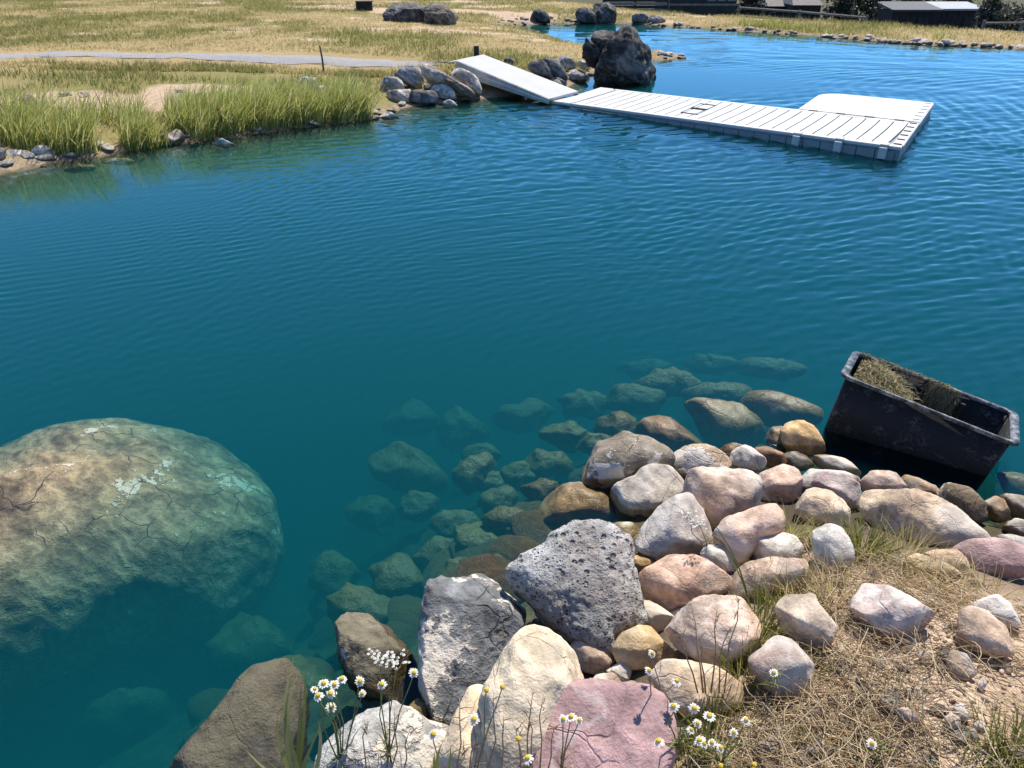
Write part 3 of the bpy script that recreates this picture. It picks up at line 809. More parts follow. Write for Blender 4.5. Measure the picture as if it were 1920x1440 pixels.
    ('tiny white pebble between cracked pink and creamy pink cobbles', R7([(1750, 475), (1840, 452), (1845, 495), (1780, 520)]), COB, WHT, dict(push=0.2)),
    ('dusty tan stone right of the golden banded cobble', [(1205, 1262), (1255, 1236), (1340, 1255), (1395, 1290), (1380, 1325), (1300, 1340), (1240, 1318)], COB, (0.52, 0.40, 0.28), dict(push=0.2, depth=0.5)),
    ('big dark grey rock sloping into the water by the grass blades', R8([(600, 1560), (650, 1440), (700, 1380), (760, 1320), (830, 1220), (900, 1130), (950, 1085), (1040, 1075), (1100, 1100), (1140, 1200), (1130, 1350), (1110, 1500), (900, 1600)]), MOSS, (0.058, 0.054, 0.043), dict(z=-0.03, sub=5, soft=0.015, depth=0.5, flat=3.0, cuts=3, push=0.05)),
    ('tiny white chip at the purple slab edge', R7([(1672, 865), (1700, 826), (1735, 862), (1720, 890)]), COB, (0.62, 0.6, 0.57), dict(push=0.4)),
]
for lab, pts, mat, colr, opt in NEAR:
    nm = 'boulder' if opt.get('sub', 4) > 4 else ('cobble' if 'cobble' in lab else 'stone')
    colr = (colr[0] * 1.06, colr[1] * 1.06, colr[2] * 1.03)
    opt = dict(opt); opt.setdefault('grow', 1.12); 
    if 'cuts' not in opt: opt.update(cuts=8, cutlim=(0.70, 0.93))
    rock(nm, lab, pts, mat, colr, cat='boulder' if nm == 'boulder' else nm, **opt)

SMALL = [
    ('dark wedge-shaped stone with a black shadow on the straw', R6([(855, 1180), (900, 1166), (950, 1190), (978, 1240), (940, 1262), (890, 1235)]), (0.34, 0.24, 0.19), dict(cuts=3, push=0.5)),
    ('flat tan stone in the soil below the tan pyramid-like stone', R6([(1088, 985), (1110, 908), (1180, 928), (1232, 1010), (1185, 1045), (1120, 1030)]), (0.50, 0.37, 0.27), dict(depth=0.4)),
    ('pale flat stone left of the upright dead stalk', R6([(950, 925), (1000, 900), (1045, 930), (1055, 975), (1000, 980)]), (0.52, 0.40, 0.29), dict(depth=0.4)),
    ('small tan stone alone on bare soil', R6([(1322, 992), (1360, 963), (1392, 990), (1372, 1018)]), (0.50, 0.37, 0.27), dict()),
    ('narrow upright grey-tan pebble on bare soil', R6([(1118, 1172), (1160, 1148), (1197, 1210), (1172, 1235), (1140, 1210)]), (0.44, 0.34, 0.26), dict(push=0.4)),
    ('round pebble right of the narrow upright pebble', R6([(1207, 1245), (1240, 1223), (1272, 1250), (1257, 1274), (1225, 1270)]), (0.44, 0.35, 0.28), dict(push=0.4)),
    ('orange-tan chip under the white dome stone', R6([(1355, 790), (1400, 798), (1424, 830), (1390, 845)]), (0.52, 0.36, 0.23), dict()),
    ('cream pebble on straw below the pink and white cobble', R6([(598, 892), (630, 886), (638, 922), (606, 932)]), (0.6, 0.5, 0.38), dict(push=0.4)),
    ('thin tan stone below the purple-brown boulder', R6([(250, 1150), (290, 1146), (332, 1190), (312, 1208), (270, 1185)]), (0.52, 0.40, 0.30), dict()),
    ('tan stone left of the wedge stone in straw', R6([(900, 1080), (950, 1065), (980, 1095), (970, 1130), (920, 1120)]), (0.50, 0.38, 0.26), dict(depth=0.4)),
    ('broken brown stone beside narrow upright pebble', R6([(1080, 1215), (1110, 1190), (1150, 1215), (1160, 1260), (1110, 1270)]), (0.42, 0.32, 0.24), dict()),
    ('lowest flat brown stone at the frame bottom', R6([(900, 1400), (960, 1385), (1000, 1410), (990, 1450), (910, 1450)]), (0.40, 0.29, 0.22), dict()),
    ('grey flake between flat tan stone and bare soil', R6([(1225, 1060), (1255, 1030), (1275, 1060), (1250, 1100)]), (0.46, 0.36, 0.28), dict()),
    ('long brown flake below the round pebble', R6([(1190, 1255), (1215, 1265), (1243, 1310), (1220, 1325), (1195, 1290)]), (0.44, 0.33, 0.26), dict()),
    ('buried tan stone near the daisies at the frame bottom', R6([(240, 1330), (300, 1290), (345, 1320), (330, 1380), (265, 1390)]), (0.48, 0.37, 0.29), dict(depth=0.4)),
]
for lab, pts, colr, opt in SMALL:
    rock('stone', lab, pts, COB, colr, sub=3, cat='stone', grow=1.06, **opt)

# the big boulder lying in the water, its back breaking the surface
bpx = R8([(-420, 700), (-300, 480), (0, 350), (150, 240), (350, 175), (600, 150), (800, 180), (950, 260), (1040, 380), (1062, 500), (1010, 640),
          (850, 750), (650, 820), (400, 900), (200, 1000), (0, 1080), (-250, 1170), (-420, 980)])
bw = np.array([on_plane(x, y, -0.42)[:2] for x, y in bpx])
bc = area_centroid(bw)
me, _ = rock_mesh(bw - bc, 0.42, 0.02, 2.1, 5, 77, 0.045, 2.6, 6, None, 0.014, (0.84, 0.95))
o = link('boulder', me, BIGB)
o.location = (bc[0], bc[1] - 0.05, -0.452)
o.rotation_euler = (math.radians(-6.5), math.radians(6.0), 0)
o.color = (0.25, 0.20, 0.125, 1)
tag(o, 'huge yellow-brown boulder lying just under the water surface', 'boulder')

# stones seen dimly under the water
r = random.Random(4)
DIM = [((770, 880, 78, 52), -0.42), ((888, 884, 40, 36), -0.26), ((765, 785, 60, 38), -0.62), ((860, 805, 50, 40), -0.55), ((1020, 925, 46, 30), -0.14),
       ((1065, 815, 48, 34), -0.22), ((1150, 800, 50, 26), -0.14), ((1260, 720, 80, 28), -0.24), ((1345, 735, 70, 26), -0.22), ((1030, 870, 50, 30), -0.24),
       ((900, 1020, 70, 40), -0.24), ((820, 1040, 50, 40), -0.32), ((960, 985, 50, 34), -0.18), ((850, 980, 46, 30), -0.32), ((740, 1090, 60, 44), -0.34),
       ((860, 1075, 56, 30), -0.22), ((930, 940, 44, 28), -0.26), ((980, 890, 46, 30), -0.28), ((1100, 760, 60, 26), -0.34), ((1190, 750, 60, 26), -0.28),
       ((680, 1150, 70, 46), -0.3), ((480, 1210, 90, 60), -0.62), ((230, 1310, 130, 70), -0.75), ((560, 1290, 60, 60), -0.3), ((1460, 690, 80, 22), -0.3),
       ((980, 780, 56, 30), -0.46), ((900, 850, 40, 24), -0.4), ((700, 960, 60, 40), -0.55), ((620, 1080, 60, 46), -0.5), ((1330, 685, 60, 20), -0.38),
       ((1010, 1010, 40, 26), -0.14), ((400, 1400, 80, 50), -0.5), ((100, 1420, 100, 50), -0.9), ((780, 950, 50, 30), -0.42), ((920, 905, 36, 26), -0.3),
       ((1210, 690, 60, 20), -0.46), ((1120, 830, 40, 24), -0.16), ((950, 1060, 40, 24), -0.12)]
DL = 'murky olive cobble under the water off the near bank'
for (cx, cy, rx, ry), zz in DIM:
    k = 9; a0 = r.uniform(0, 6.28)
    pts = [(cx + rx * r.uniform(0.65, 1.25) * math.cos(a0 + 2 * math.pi * i / k), cy + ry * r.uniform(0.65, 1.25) * math.sin(a0 + 2 * math.pi * i / k)) for i in range(k)]
    rock('submerged_cobble', DL, pts, MOSS, (0.22 * r.uniform(.7, 1.3), 0.20, 0.11), z=zz - 0.02, sub=4, push=0.0, tilt=0.8, cuts=r.choice([1, 2, 3, 4]), soft=0.02, cat='cobble',
         group='cobbles under the water off the near bank', rough=0.13)

# ---------------- rocks of the far banks
Q4 = lambda p: region(660, 0, 6.4, p)
Q5 = lambda p: region(940, 0, 5.333, p)
Q8 = lambda p: region(0, 120, 4.8, p)
LG, MG, DG = (0.52, 0.48, 0.43), (0.27, 0.27, 0.27), (0.06, 0.06, 0.062)
UPN = (0, -0.35, 1.0)
FAR = [
    ('grey rounded rock nearest the reeds by the ramp', Q4([(330, 1050), (380, 930), (500, 905), (600, 950), (660, 1040), (620, 1085), (480, 1100), (380, 1100)]), GREY, MG, dict(push=0.35)),
    ('grey wedge rock above the other bank rocks by the ramp', Q4([(500, 890), (600, 830), (825, 820), (865, 930), (875, 1020), (800, 1070), (690, 1020), (560, 950)]), GREY, (0.25, 0.255, 0.26), dict(cuts=4, soft=0.012, push=0.4)),
    ('long pinkish slab slanting down to the water beside the ramp', Q4([(825, 800), (900, 765), (1000, 845), (1100, 895), (1250, 990), (1400, 1065), (1475, 1120), (1400, 1165), (1200, 1060), (1050, 1010), (900, 980), (855, 880)]), GREY, (0.46, 0.37, 0.30), dict(soft=0.01, push=0.4, cuts=2)),
    ('white fissured rock under the upper end of the ramp', Q4([(1190, 920), (1215, 800), (1300, 835), (1420, 890), (1505, 945), (1555, 1080), (1535, 1150), (1450, 1110), (1330, 1030), (1240, 980)]), GREY, (0.56, 0.53, 0.48), dict(soft=0.012, push=0.4, cuts=2)),
    ('pale pink rock at the water below the grey rounded rock', Q4([(410, 1100), (560, 1080), (690, 1065), (730, 1130), (700, 1210), (560, 1225), (450, 1200)]), GREY, (0.50, 0.43, 0.37), dict(push=0.3)),
    ('black and white rock standing in the shallows', Q4([(685, 1170), (720, 1085), (850, 1095), (980, 1095), (1025, 1160), (1012, 1235), (870, 1260), (740, 1245), (690, 1215)]), DARK, (0.16, 0.16, 0.16), dict(cuts=3, push=0.3)),
    ('white flat rock beside the black and white one', Q4([(930, 1100), (1000, 1025), (1150, 1025), (1210, 1080), (1250, 1185), (1200, 1210), (1040, 1180)]), GREY, (0.58, 0.55, 0.5), dict(cuts=2, push=0.25)),
    ('low white stone at the water line below the flat rock', Q4([(1085, 1205), (1180, 1200), (1275, 1255), (1210, 1290), (1100, 1305)]), GREY, (0.6, 0.57, 0.52), dict(z=0.03)),
    ('small dark stone in the middle of the bank rocks', Q4([(855, 1035), (960, 985), (995, 1040), (955, 1090), (870, 1090)]), GREY, (0.13, 0.13, 0.13), dict(push=0.3)),
    ('cream stone at the foot of the pinkish slab', Q4([(1190, 1045), (1330, 1015), (1400, 1075), (1390, 1165), (1280, 1150)]), GREY, (0.54, 0.47, 0.38), dict(push=0.25)),
    ('white stone alone in the water off the reeds', Q4([(320, 1400), (410, 1340), (500, 1343), (580, 1405), (500, 1430), (380, 1435)]), GREY, (0.62, 0.59, 0.54), dict(z=0.05, push=0.0)),
    ('black flat stone right of the ramp', Q5([(265, 680), (285, 630), (400, 600), (455, 640), (500, 720), (515, 795), (400, 760), (300, 710)]), DARK, (0.12, 0.12, 0.12), dict(cuts=2, push=0.3)),
    ('black upright stone between ramp and round grey stone', Q5([(400, 600), (470, 588), (560, 610), (640, 720), (665, 800), (560, 815), (500, 740)]), DARK, (0.10, 0.10, 0.10), dict(cuts=3, push=0.3)),
    ('round grey stone topping the rocks right of the ramp', Q5([(480, 590), (600, 558), (700, 590), (745, 640), (725, 695), (650, 705), (560, 650)]), GREY, (0.36, 0.34, 0.32), dict(push=0.4)),
    ('grey stone at the water right of the black upright stone', Q5([(655, 720), (720, 700), (800, 700), (875, 770), (825, 835), (700, 810)]), GREY, (0.34, 0.31, 0.28), dict(push=0.3)),
    ('pale flat stone next to the huge black boulder', Q5([(735, 620), (800, 610), (910, 665), (870, 695), (750, 695)]), GREY, (0.56, 0.52, 0.46), dict(push=0.2)),
    ('dark grey stone behind the ramp at the grass edge', Q5([(0, 600), (60, 580), (130, 590), (140, 640), (60, 650)]), GREY, (0.12, 0.12, 0.12), dict(push=0.3)),
    ('small black boulder on the shore across the cove', Q5([(290, 190), (325, 110), (400, 95), (465, 140), (492, 230), (400, 235), (320, 215)]), DARK, (0.05, 0.05, 0.05), dict(cuts=3, push=0.4)),
    ('rounded black boulder leaning on the square block across the cove', Q5([(742, 140), (770, 95), (830, 78), (900, 100), (948, 170), (945, 245), (850, 240), (760, 210)]), DARK, (0.05, 0.05, 0.05), dict(cuts=2, push=0.4)),
    ('grey boulder on the far shore right of the square block', Q5([(1303, 215), (1310, 160), (1370, 128), (1450, 140), (1475, 185), (1420, 225), (1340, 228)]), GREY, (0.22, 0.215, 0.21), dict(push=0.4, cuts=2)),
    ('lower grey boulder beside the far-shore grey boulder', Q5([(1455, 195), (1490, 155), (1560, 155), (1640, 200), (1640, 228), (1540, 232), (1470, 225)]), GREY, (0.25, 0.24, 0.23), dict(push=0.4, cuts=2)),
    ('white domed stone at the lower end of the reeds', Q8([(5, 875), (55, 790), (140, 757), (230, 772), (335, 855), (210, 900), (20, 900)]), GREY, (0.62, 0.6, 0.53), dict(z=0.06, push=0.0)),
    ('white stone behind the domed one by the reeds', Q8([(270, 795), (340, 738), (400, 732), (485, 790), (430, 840), (320, 835)]), GREY, (0.58, 0.55, 0.5), dict(push=0.35)),
    ('grey stone cut by the left picture edge', Q8([(-60, 790), (0, 735), (60, 770), (60, 830), (0, 870), (-60, 860)]), GREY, (0.4, 0.38, 0.35), dict(push=0.3)),
    ('pink boulder on bare sand behind the reeds', Q8([(190, 320), (240, 268), (300, 278), (355, 340), (335, 395), (250, 390)]), GREY, (0.46, 0.35, 0.30), dict(push=0.35)),
    ('tan stone at the reed foot by the water', Q8([(1430, 650), (1540, 585), (1620, 605), (1690, 690), (1600, 728), (1470, 720)]), GREY, (0.52, 0.42, 0.33), dict(push=0.3)),
    ('cream flat stone below the pink boulder', Q8([(505, 395), (590, 378), (635, 440), (570, 458)]), GREY, (0.58, 0.53, 0.46), dict(push=0.3)),
    ('white slab in the reeds, left of a pair', Q8([(1560, 232), (1680, 235), (1690, 262), (1600, 260)]), GREY, (0.62, 0.6, 0.56), dict(push=0.4)),
    ('white slab in the reeds, right of a pair', Q8([(1690, 262), (1760, 270), (1815, 325), (1770, 335)]), GREY, (0.62, 0.6, 0.56), dict(push=0.4)),
    ('flat pale stone on sand, left of the long one', Q8([(510, 262), (640, 252), (690, 275), (560, 292)]), GREY, (0.58, 0.52, 0.44), dict(push=0.3)),
    ('long pale stone on sand at the reed tips', Q8([(700, 252), (800, 260), (860, 305), (780, 300)]), GREY, (0.58, 0.52, 0.44), dict(push=0.3)),
    ('white half-sunk stone off the middle of the reeds', region(0, 0, 3, [(1190, 815), (1210, 785), (1260, 775), (1330, 820), (1270, 830)]), GREY, (0.62, 0.58, 0.5), dict(z=0.05, push=0.0)),
    ('pale boulder in the reeds below the thin stake', region(0, 0, 3, [(1660, 460), (1690, 430), (1770, 440), (1810, 475), (1740, 490)]), GREY, (0.56, 0.54, 0.5), dict(push=0.35)),
    ('wide pale boulder at the upper reed edge', region(0, 0, 3, [(1715, 510), (1770, 485), (1860, 485), (1890, 520), (1800, 535)]), GREY, (0.56, 0.54, 0.5), dict(push=0.35)),
    ('flat tan rock in the reeds above the water at the left', region(0, 0, 3, [(-60, 620), (0, 595), (110, 600), (120, 625), (30, 640)]), GREY, (0.54, 0.48, 0.41), dict(push=0.3)),
    ('olive slab awash below the reeds', Q8([(880, 900), (980, 850), (1160, 850), (1230, 890), (1080, 915)]), MOSS, (0.34, 0.33, 0.16), dict(z=-0.015, push=0.0, depth=0.3)),
    ('second olive slab awash left of the first', Q8([(560, 960), (700, 900), (860, 915), (860, 950), (700, 985)]), MOSS, (0.30, 0.28, 0.17), dict(z=-0.035, push=0.0, depth=0.3)),
]
for lab, pts, mat, colr, opt in FAR:
    nm = 'boulder' if 'boulder' in lab else ('rock' if 'rock' in lab else 'stone')
    o_ = dict(sub=4, rough=0.07, cat=nm, anchor=0.9, grow=1.05)
    if mat is GREY: o_.update(cuts=6, soft=0.01, flat=2.8); o_.update(opt)
    rock(nm, lab, pts, mat, colr, **o_)


def block(name, label, px0, px1, ybot, ytop, dep, color, mat=DARK, rot=0.0, seed=1, lean=(0, 0), cuts=3, flat=5.0):
    """upright blocky boulder standing on the ground, its top edge seen at ytop"""
    g = ground_hit((px0 + px1) / 2, ybot)
    Y = g[1]
    def at(px, py):
        d_ = ray(px, py); return EYEP + d_ * (Y / d_[1])
    x0, x1 = at(px0, ybot)[0], at(px1, ybot)[0]
    dtop = ray((px0 + px1) / 2, ytop)
    top = EYEP + dtop * ((Y + dep) / dtop[1])
    h = top[2] - g[2]
    w = (x1 - x0) / 2
    q_ = random.Random(seed)
    pl = []
    for k in range(12):
        a_ = 2 * math.pi * k / 12
        c_, s_ = math.cos(a_), math.sin(a_)
        m_ = 1 / max(abs(c_), abs(s_)) ** 0.75
        pl.append((w * c_ * m_ * q_.uniform(.93, 1.04), dep / 2 * s_ * m_ * q_.uniform(.9, 1.06)))
    me, _ = rock_mesh(np.array(pl), h * 0.62, 0.0, flat, cuts, seed, 0.13, 2.2, 5, None, 0.04)
    o = link(name, me, mat)
    o.location = ((x0 + x1) / 2, Y + dep / 2, g[2] + h * 0.40)
    o.rotation_euler = (lean[0], lean[1], rot)
    o.color = (*color, 1)
    return tag(o, label, 'boulder')


block('boulder', 'long flat-topped dark boulder in the dry field', 716, 796, 42, 8, 1.1, (0.075, 0.075, 0.075), seed=3, lean=(0.10, 0.04))
block('boulder', 'wedge-shaped boulder with tan lit top against the flat-topped one', 794, 854, 47, 10, 1.0, (0.12, 0.10, 0.08), seed=5, lean=(0.22, -0.05))
block('boulder', 'square dark rock block across the cove behind the huge boulder', 1112, 1158, 47, 5, 0.9, (0.055, 0.055, 0.054), seed=8, lean=(0.05, 0))


def with_lobes(label, main, lobes, mat, color):
    o = rock('boulder', label, Q5(main[0]), mat, color, cat='boulder', **main[1])
    for pts, opt in lobes:
        c_ = rock('lobe', None, Q5(pts), mat, color, cat=None, **opt)
        mw = c_.matrix_world.copy()
        c_.parent = o
        c_.matrix_parent_inverse = Matrix.Identity(4)
        c_.matrix_basis = o.matrix_world.inverted() @ mw
    return o


with_lobes('huge black boulder standing in the water behind the dock',
           ([(960, 700), (1010, 520), (1100, 400), (1180, 300), (1230, 262), (1330, 300), (1420, 385), (1475, 480), (1495, 590), (1545, 690), (1540, 850), (1250, 900), (960, 880), (925, 770)],
            dict(z=0.30, push=0.0, sub=5, soft=0.006, flat=3.2, cuts=5, cutlim=(0.72, 0.9), depth=0.75, rough=0.16, freq=1.8, tilt=0.2, fine=0.03)),
           [([(808, 480), (865, 338), (905, 350), (960, 440), (1010, 540), (990, 660), (930, 700), (850, 670), (808, 590)], dict(z=0.42, push=0.1, soft=0.006, cuts=5, cutlim=(0.6, 0.85), rough=0.15, tilt=0.1, sub=4)),
            ([(880, 370), (950, 298), (1060, 283), (1150, 310), (1250, 380), (1200, 480), (1080, 510), (980, 500), (920, 440)], dict(z=0.62, push=0.0, soft=0.008, cuts=5, cutlim=(0.6, 0.85), rough=0.15, tilt=0.9, sub=4, depth=0.8)),
            ([(1430, 640), (1480, 600), (1545, 680), (1550, 800), (1500, 880), (1440, 860)], dict(z=0.05, push=0.2, soft=0.008, cuts=4, rough=0.15, tilt=0.2, sub=4))],
           DARK, (0.04, 0.039, 0.037))


# pale stones strung along the far shore and the spit: small look-alikes
def shore_stone(x, y, s, label, group, colr, mat=GREY, sq=(1, 1, 0.6), name='shore_stone'):
    q = smesh[r.randrange(len(smesh))]
    o = link(name, q)
    o.location = (x, y, max(hgt(x, y), -0.05) + 0.12 * s)
    o.rotation_euler = (r.uniform(-.3, .3), r.uniform(-.3, .3), r.uniform(0, 6.28))
    k = s * r.uniform(0.85, 1.15)
    o.scale = (k * sq[0], k * sq[1] * r.uniform(0.7, 1), k * sq[2] * 0.85)
    o.color = (*colr, 1)
    return tag(o, label, 'stone', group)


smesh = []
for i in range(9):
    k = 8
    pl = np.array([(r.uniform(0.75, 1.1) * math.cos(2 * math.pi * j / k), r.uniform(0.7, 1.1) * math.sin(2 * math.pi * j / k)) for j in range(k)])
    q, _ = rock_mesh(pl, 0.8, 0.02, 2.6, 4, 300 + i, 0.08, 2.0, 3)
    q.materials.append(GREY)
    smesh.append(q)


def along(pts, n, jit):
    p = np.array(pts); seg = np.linalg.norm(np.diff(p, axis=0), axis=1); cum = np.concatenate([[0], np.cumsum(seg)])
    out = []
    for i in range(n):
        t = (i + r.uniform(0, 1)) / n * cum[-1]
        k = min(np.searchsorted(cum, t) - 1, len(seg) - 1); k = max(k, 0)
        q = p[k] + (p[k + 1] - p[k]) * (t - cum[k]) / seg[k]
        out.append((q[0] + r.uniform(-jit, jit), q[1] + r.uniform(-jit, jit)))
    return out


for x, y in along([(14.0, 17.3), (11.64, 18.4), (9.46, 19.5), (7.9, 21.2)], 90, 0.14):
    shore_stone(x, y, r.choice([0.07, 0.09, 0.12, 0.16]), 'pale stone in the row edging the far right shore', 'pale stones along the far shore', (0.70, 0.64 * r.uniform(.9, 1.05), 0.54))
for x, y in along([(7.6, 21.6), (5.3, 23.5), (4.0, 24.6)], 26, 0.12):
    shore_stone(x, y, r.choice([0.06, 0.09, 0.12]), 'small pale stone low on the middle far shore', 'small stones on the middle far shore', (0.56, 0.50, 0.43))
for x, y in along([(2.5, 17.4), (3.3, 17.1), (3.5, 16.9), (3.0, 16.6), (2.4, 16.4)], 34, 0.22):
    shore_stone(x, y, r.choice([0.06, 0.09, 0.13]), 'white pebble on the spit behind the huge black boulder', 'white pebbles on the spit', (0.6, 0.57, 0.52), sq=(1, 1, 0.4))
for x, y in along([(3.4, 25.1), (1.5, 25.0), (0.2, 24.4), (-0.4, 23.2), (0.4, 22.2)], 70, 0.3):
    shore_stone(x, y, r.choice([0.05, 0.08, 0.12]), 'pale pebble on the shingle at the cove head', 'pale pebbles at the cove head', (0.54, 0.49, 0.43), sq=(1, 1, 0.5))
for x, y in along([(-0.4, 22.9), (0.7, 21.9), (1.2, 20.3), (1.8, 18.3)], 30, 0.12):
    shore_stone(x, y, r.choice([0.05, 0.07, 0.1]), 'pale pebble on the grassy spit edge facing the cove', 'pale pebbles on the spit edge', (0.56, 0.51, 0.45), sq=(1, 1, 0.5))
for x, y in along([(-6.0, 7.1), (-4.95, 8.2), (-4.0, 8.95), (-3.1, 9.65), (-1.9, 10.5), (-1.5, 11.3)], 46, 0.14):
    shore_stone(x, y, r.choice([0.04, 0.06, 0.09]), 'small tan stone among the reed roots at the water', 'small stones at the reed foot', (0.68 * r.uniform(.8, 1.1), 0.60, 0.49), sq=(1.2, 1, 0.5))
for x, y in along([(0.0, 12.4), (0.6, 12.9), (1.0, 13.6), (1.4, 14.5)], 18, 0.2):
    shore_stone(x, y, r.choice([0.06, 0.1, 0.14]), 'small grey stone on the shore between ramp and black boulder', 'small stones right of the ramp', (0.42, 0.38, 0.33))

# pebbles filling the gaps of the near pile and lying in the soil
PEB_G = 'small pebbles lodged in the near bank'
cnt = 0
while cnt < 130:
    px, py = r.uniform(820, 1920), r.uniform(820, 1440)
    p = ground_hit(px, py)
    sdv = float(shore_sd(np.array([p[0]]), np.array([p[1]]))[0])
    if sdv < -0.12: continue
    s = r.choice([0.015, 0.02, 0.03, 0.04])
    o = shore_stone(p[0], p[1], s, 'small pebble lodged in the near bank', PEB_G, [(0.48, 0.36, 0.27), (0.42, 0.34, 0.27), (0.52, 0.45, 0.37), (0.34, 0.26, 0.2)][cnt % 4], name='pebble')
    o.active_material
    cnt += 1

umesh = []
for q_ in smesh[:6]:
    c_ = q_.copy(); c_.materials.clear(); c_.materials.append(MOSS); umesh.append(c_)
for i in range(95):
    k = r.randrange(4, 15); f_ = r.random()
    A_, B_ = SHORE[k], SHORE[k + 1]
    nx_, ny_ = -(B_[1] - A_[1]), B_[0] - A_[0]; ln_ = math.hypot(nx_, ny_)
    off = 0.12 + 1.15 * r.random() ** 1.3
    x, y = A_[0] + (B_[0] - A_[0]) * f_ + nx_ / ln_ * off, A_[1] + (B_[1] - A_[1]) * f_ + ny_ / ln_ * off
    s_ = r.choice([0.07, 0.09, 0.12, 0.16])
    o = link('submerged_cobble', umesh[i % 6])
    o.location = (x, y, min(hgt(x, y) + 0.3 * s_, -0.55 * s_ - 0.03))
    o.rotation_euler = (r.uniform(-.4, .4), r.uniform(-.4, .4), r.uniform(0, 6.28))
    o.scale = (s_ * 1.2, s_, s_ * 0.7)
    o.color = (0.20 * r.uniform(.6, 1.4), 0.18, 0.10, 1)
    tag(o, DL, 'cobble', 'cobbles under the water off the near bank')

# grit and tiny chips scattered over the soil of the near bank
GV, GF = ico(1)
gv_all, gf_all = [], []
for i in range(900):
    px, py = r.uniform(1380, 1990), r.uniform(1060, 1500)
    p = on_plane(px, py, 0.33); z_ = hgt(p[0], p[1])
    s_ = 0.003 + 0.008 * r.random() ** 2
    M_ = np.array(Matrix.Rotation(r.uniform(0, 6.28), 3, 'Z') @ Matrix.Rotation(r.uniform(0, 3), 3, 'X'))
    v_ = (GV * np.array([r.uniform(.6, 1.5), r.uniform(.6, 1.2), r.uniform(.4, .8)]) * s_) @ M_.T
    gf_all.append(GF + len(GV) * i); gv_all.append(v_ + np.array([p[0], p[1], z_ + s_ * .3]))
tag(link('gravel', np_mesh('gravel', np.concatenate(gv_all), np.concatenate(gf_all)), simple_mat('soil grit', (0.46, 0.35, 0.26), 0.9, 0.5, 25)),
    'grit and tiny chips on the near bank soil', kind='stuff')

# ------------------------------------------------------------------ dock and ramp
white_mat = bpy.data.materials.new('white moulded plastic'); N = NT(white_mat)
tc = N.n('ShaderNodeTexCoord')
f1, f2 = N.noise(tc.outputs['Object'], 2.2, 6, 0.7), N.noise(tc.outputs['Object'], 60, 3)
c = N.mix(N.maprange(f1, 0.42, 0.72), (0.60, 0.60, 0.59), (0.46, 0.45, 0.42))
N.out(N.principled(c, 0.55, N.bump(f2, 0.12, 0.004), 0.4).outputs[0])
side_mat = simple_mat('float plastic with shade tone', (0.23, 0.265, 0.28), 0.5, 0.1, 4.0)  # dark blue-grey: the shade on the dock's sides is put into this colour
slot_mat = simple_mat('dark slot', (0.045, 0.045, 0.045), 0.8, 0.2)
alu_mat = bpy.data.materials.new('brushed aluminium'); N = NT(alu_mat)
tc = N.n('ShaderNodeTexCoord')
f1 = N.noise(tc.outputs['Object'], 6, 5)
pb = N.principled(N.mix(N.maprange(f1, 0.3, 0.7), (0.62, 0.62, 0.6), (0.74, 0.74, 0.73)), 0.45, N.bump(f1, 0.1, 0.005), 0.5)
pb.inputs['Metallic'].default_value = 0.35
N.out(pb.outputs[0])
blk_mat = simple_mat('weathered black', (0.012, 0.012, 0.013), 0.75, 0.3)

ZA, ZB = 0.04, 0.145
cA, cB = on_plane(1036, 190, ZA), on_plane(1690, 276, ZB)
cC = on_plane(1750, 193, ZB)
uL = cB - cA; LEN = float(np.linalg.norm(uL)); uL /= LEN
cD = on_plane(1112, 168, ZA + 0.02)
vW = cC - cB; WID = float(np.linalg.norm(vW)); vW /= WID
nU = np.cross(uL, vW); nU /= np.linalg.norm(nU)
vP = np.cross(nU, uL)
SKX, SKY = float(vW @ uL), float(vW @ vP)
MD = Matrix((uL, vP, nU)).transposed().to_4x4(); MD.translation = Vector(cA)
SW = WID * 0.49            # width of the walkway strip
dock = empty('floating_dock', (0, 0, 0), 'white modular floating dock with an L-shaped end platform', 'dock')
dock.matrix_world = MD


def dock_part(name, bm, mat, par=None, sm=False):
    for v in bm.verts: v.co = (v.co.x + v.co.y * SKX, v.co.y * SKY, v.co.z)
    return link(name, bm_mesh(name, bm, sm), mat, par or dock)


def prism(poly, z0, z1, bev=0.0):
    bm = bmesh.new()
    lo = [bm.verts.new((x, y, z0)) for x, y in poly]; hi = [bm.verts.new((x, y, z1)) for x, y in poly]
    n = len(poly)
    bm.faces.new(hi); bm.faces.new(lo[::-1])
    for i in range(n):
        bm.faces.new((lo[i], lo[(i + 1) % n], hi[(i + 1) % n], hi[i]))
    if bev > 0:
        es = [e for e in bm.edges if e.verts[0] in hi and e.verts[1] in hi]
        bmesh.ops.bevel(bm, geom=es, offset=bev, segments=2, affect='EDGES')
    return bm


# pointed landing end: the inner corner lies further along the strip
dl = Vector(MD.inverted() @ Vector(cD)); dl.y /= SKY; dl.x -= dl.y * SKX
XP = LEN * 0.685           # where the platform starts
strip_poly = [(0.0, 0.02), (LEN, 0.0), (LEN, SW), (max(dl.x, 0.25), SW), (0.12, SW * 0.35)]
GT = 0.03
dock_part('walkway_float', prism(strip_poly, -0.42, -GT, 0.0), side_mat)
ncell = 22
for i in range(ncell):                                  # moulded side cells of the float
    x0 = 0.35 + (LEN - 0.4) * i / ncell
    w_ = (LEN - 0.4) / ncell
    dock_part('side_cell', box_bm(x0 + w_ / 2, -0.012, -0.22, w_ - 0.008, 0.03, 0.34, 0.004), side_mat)
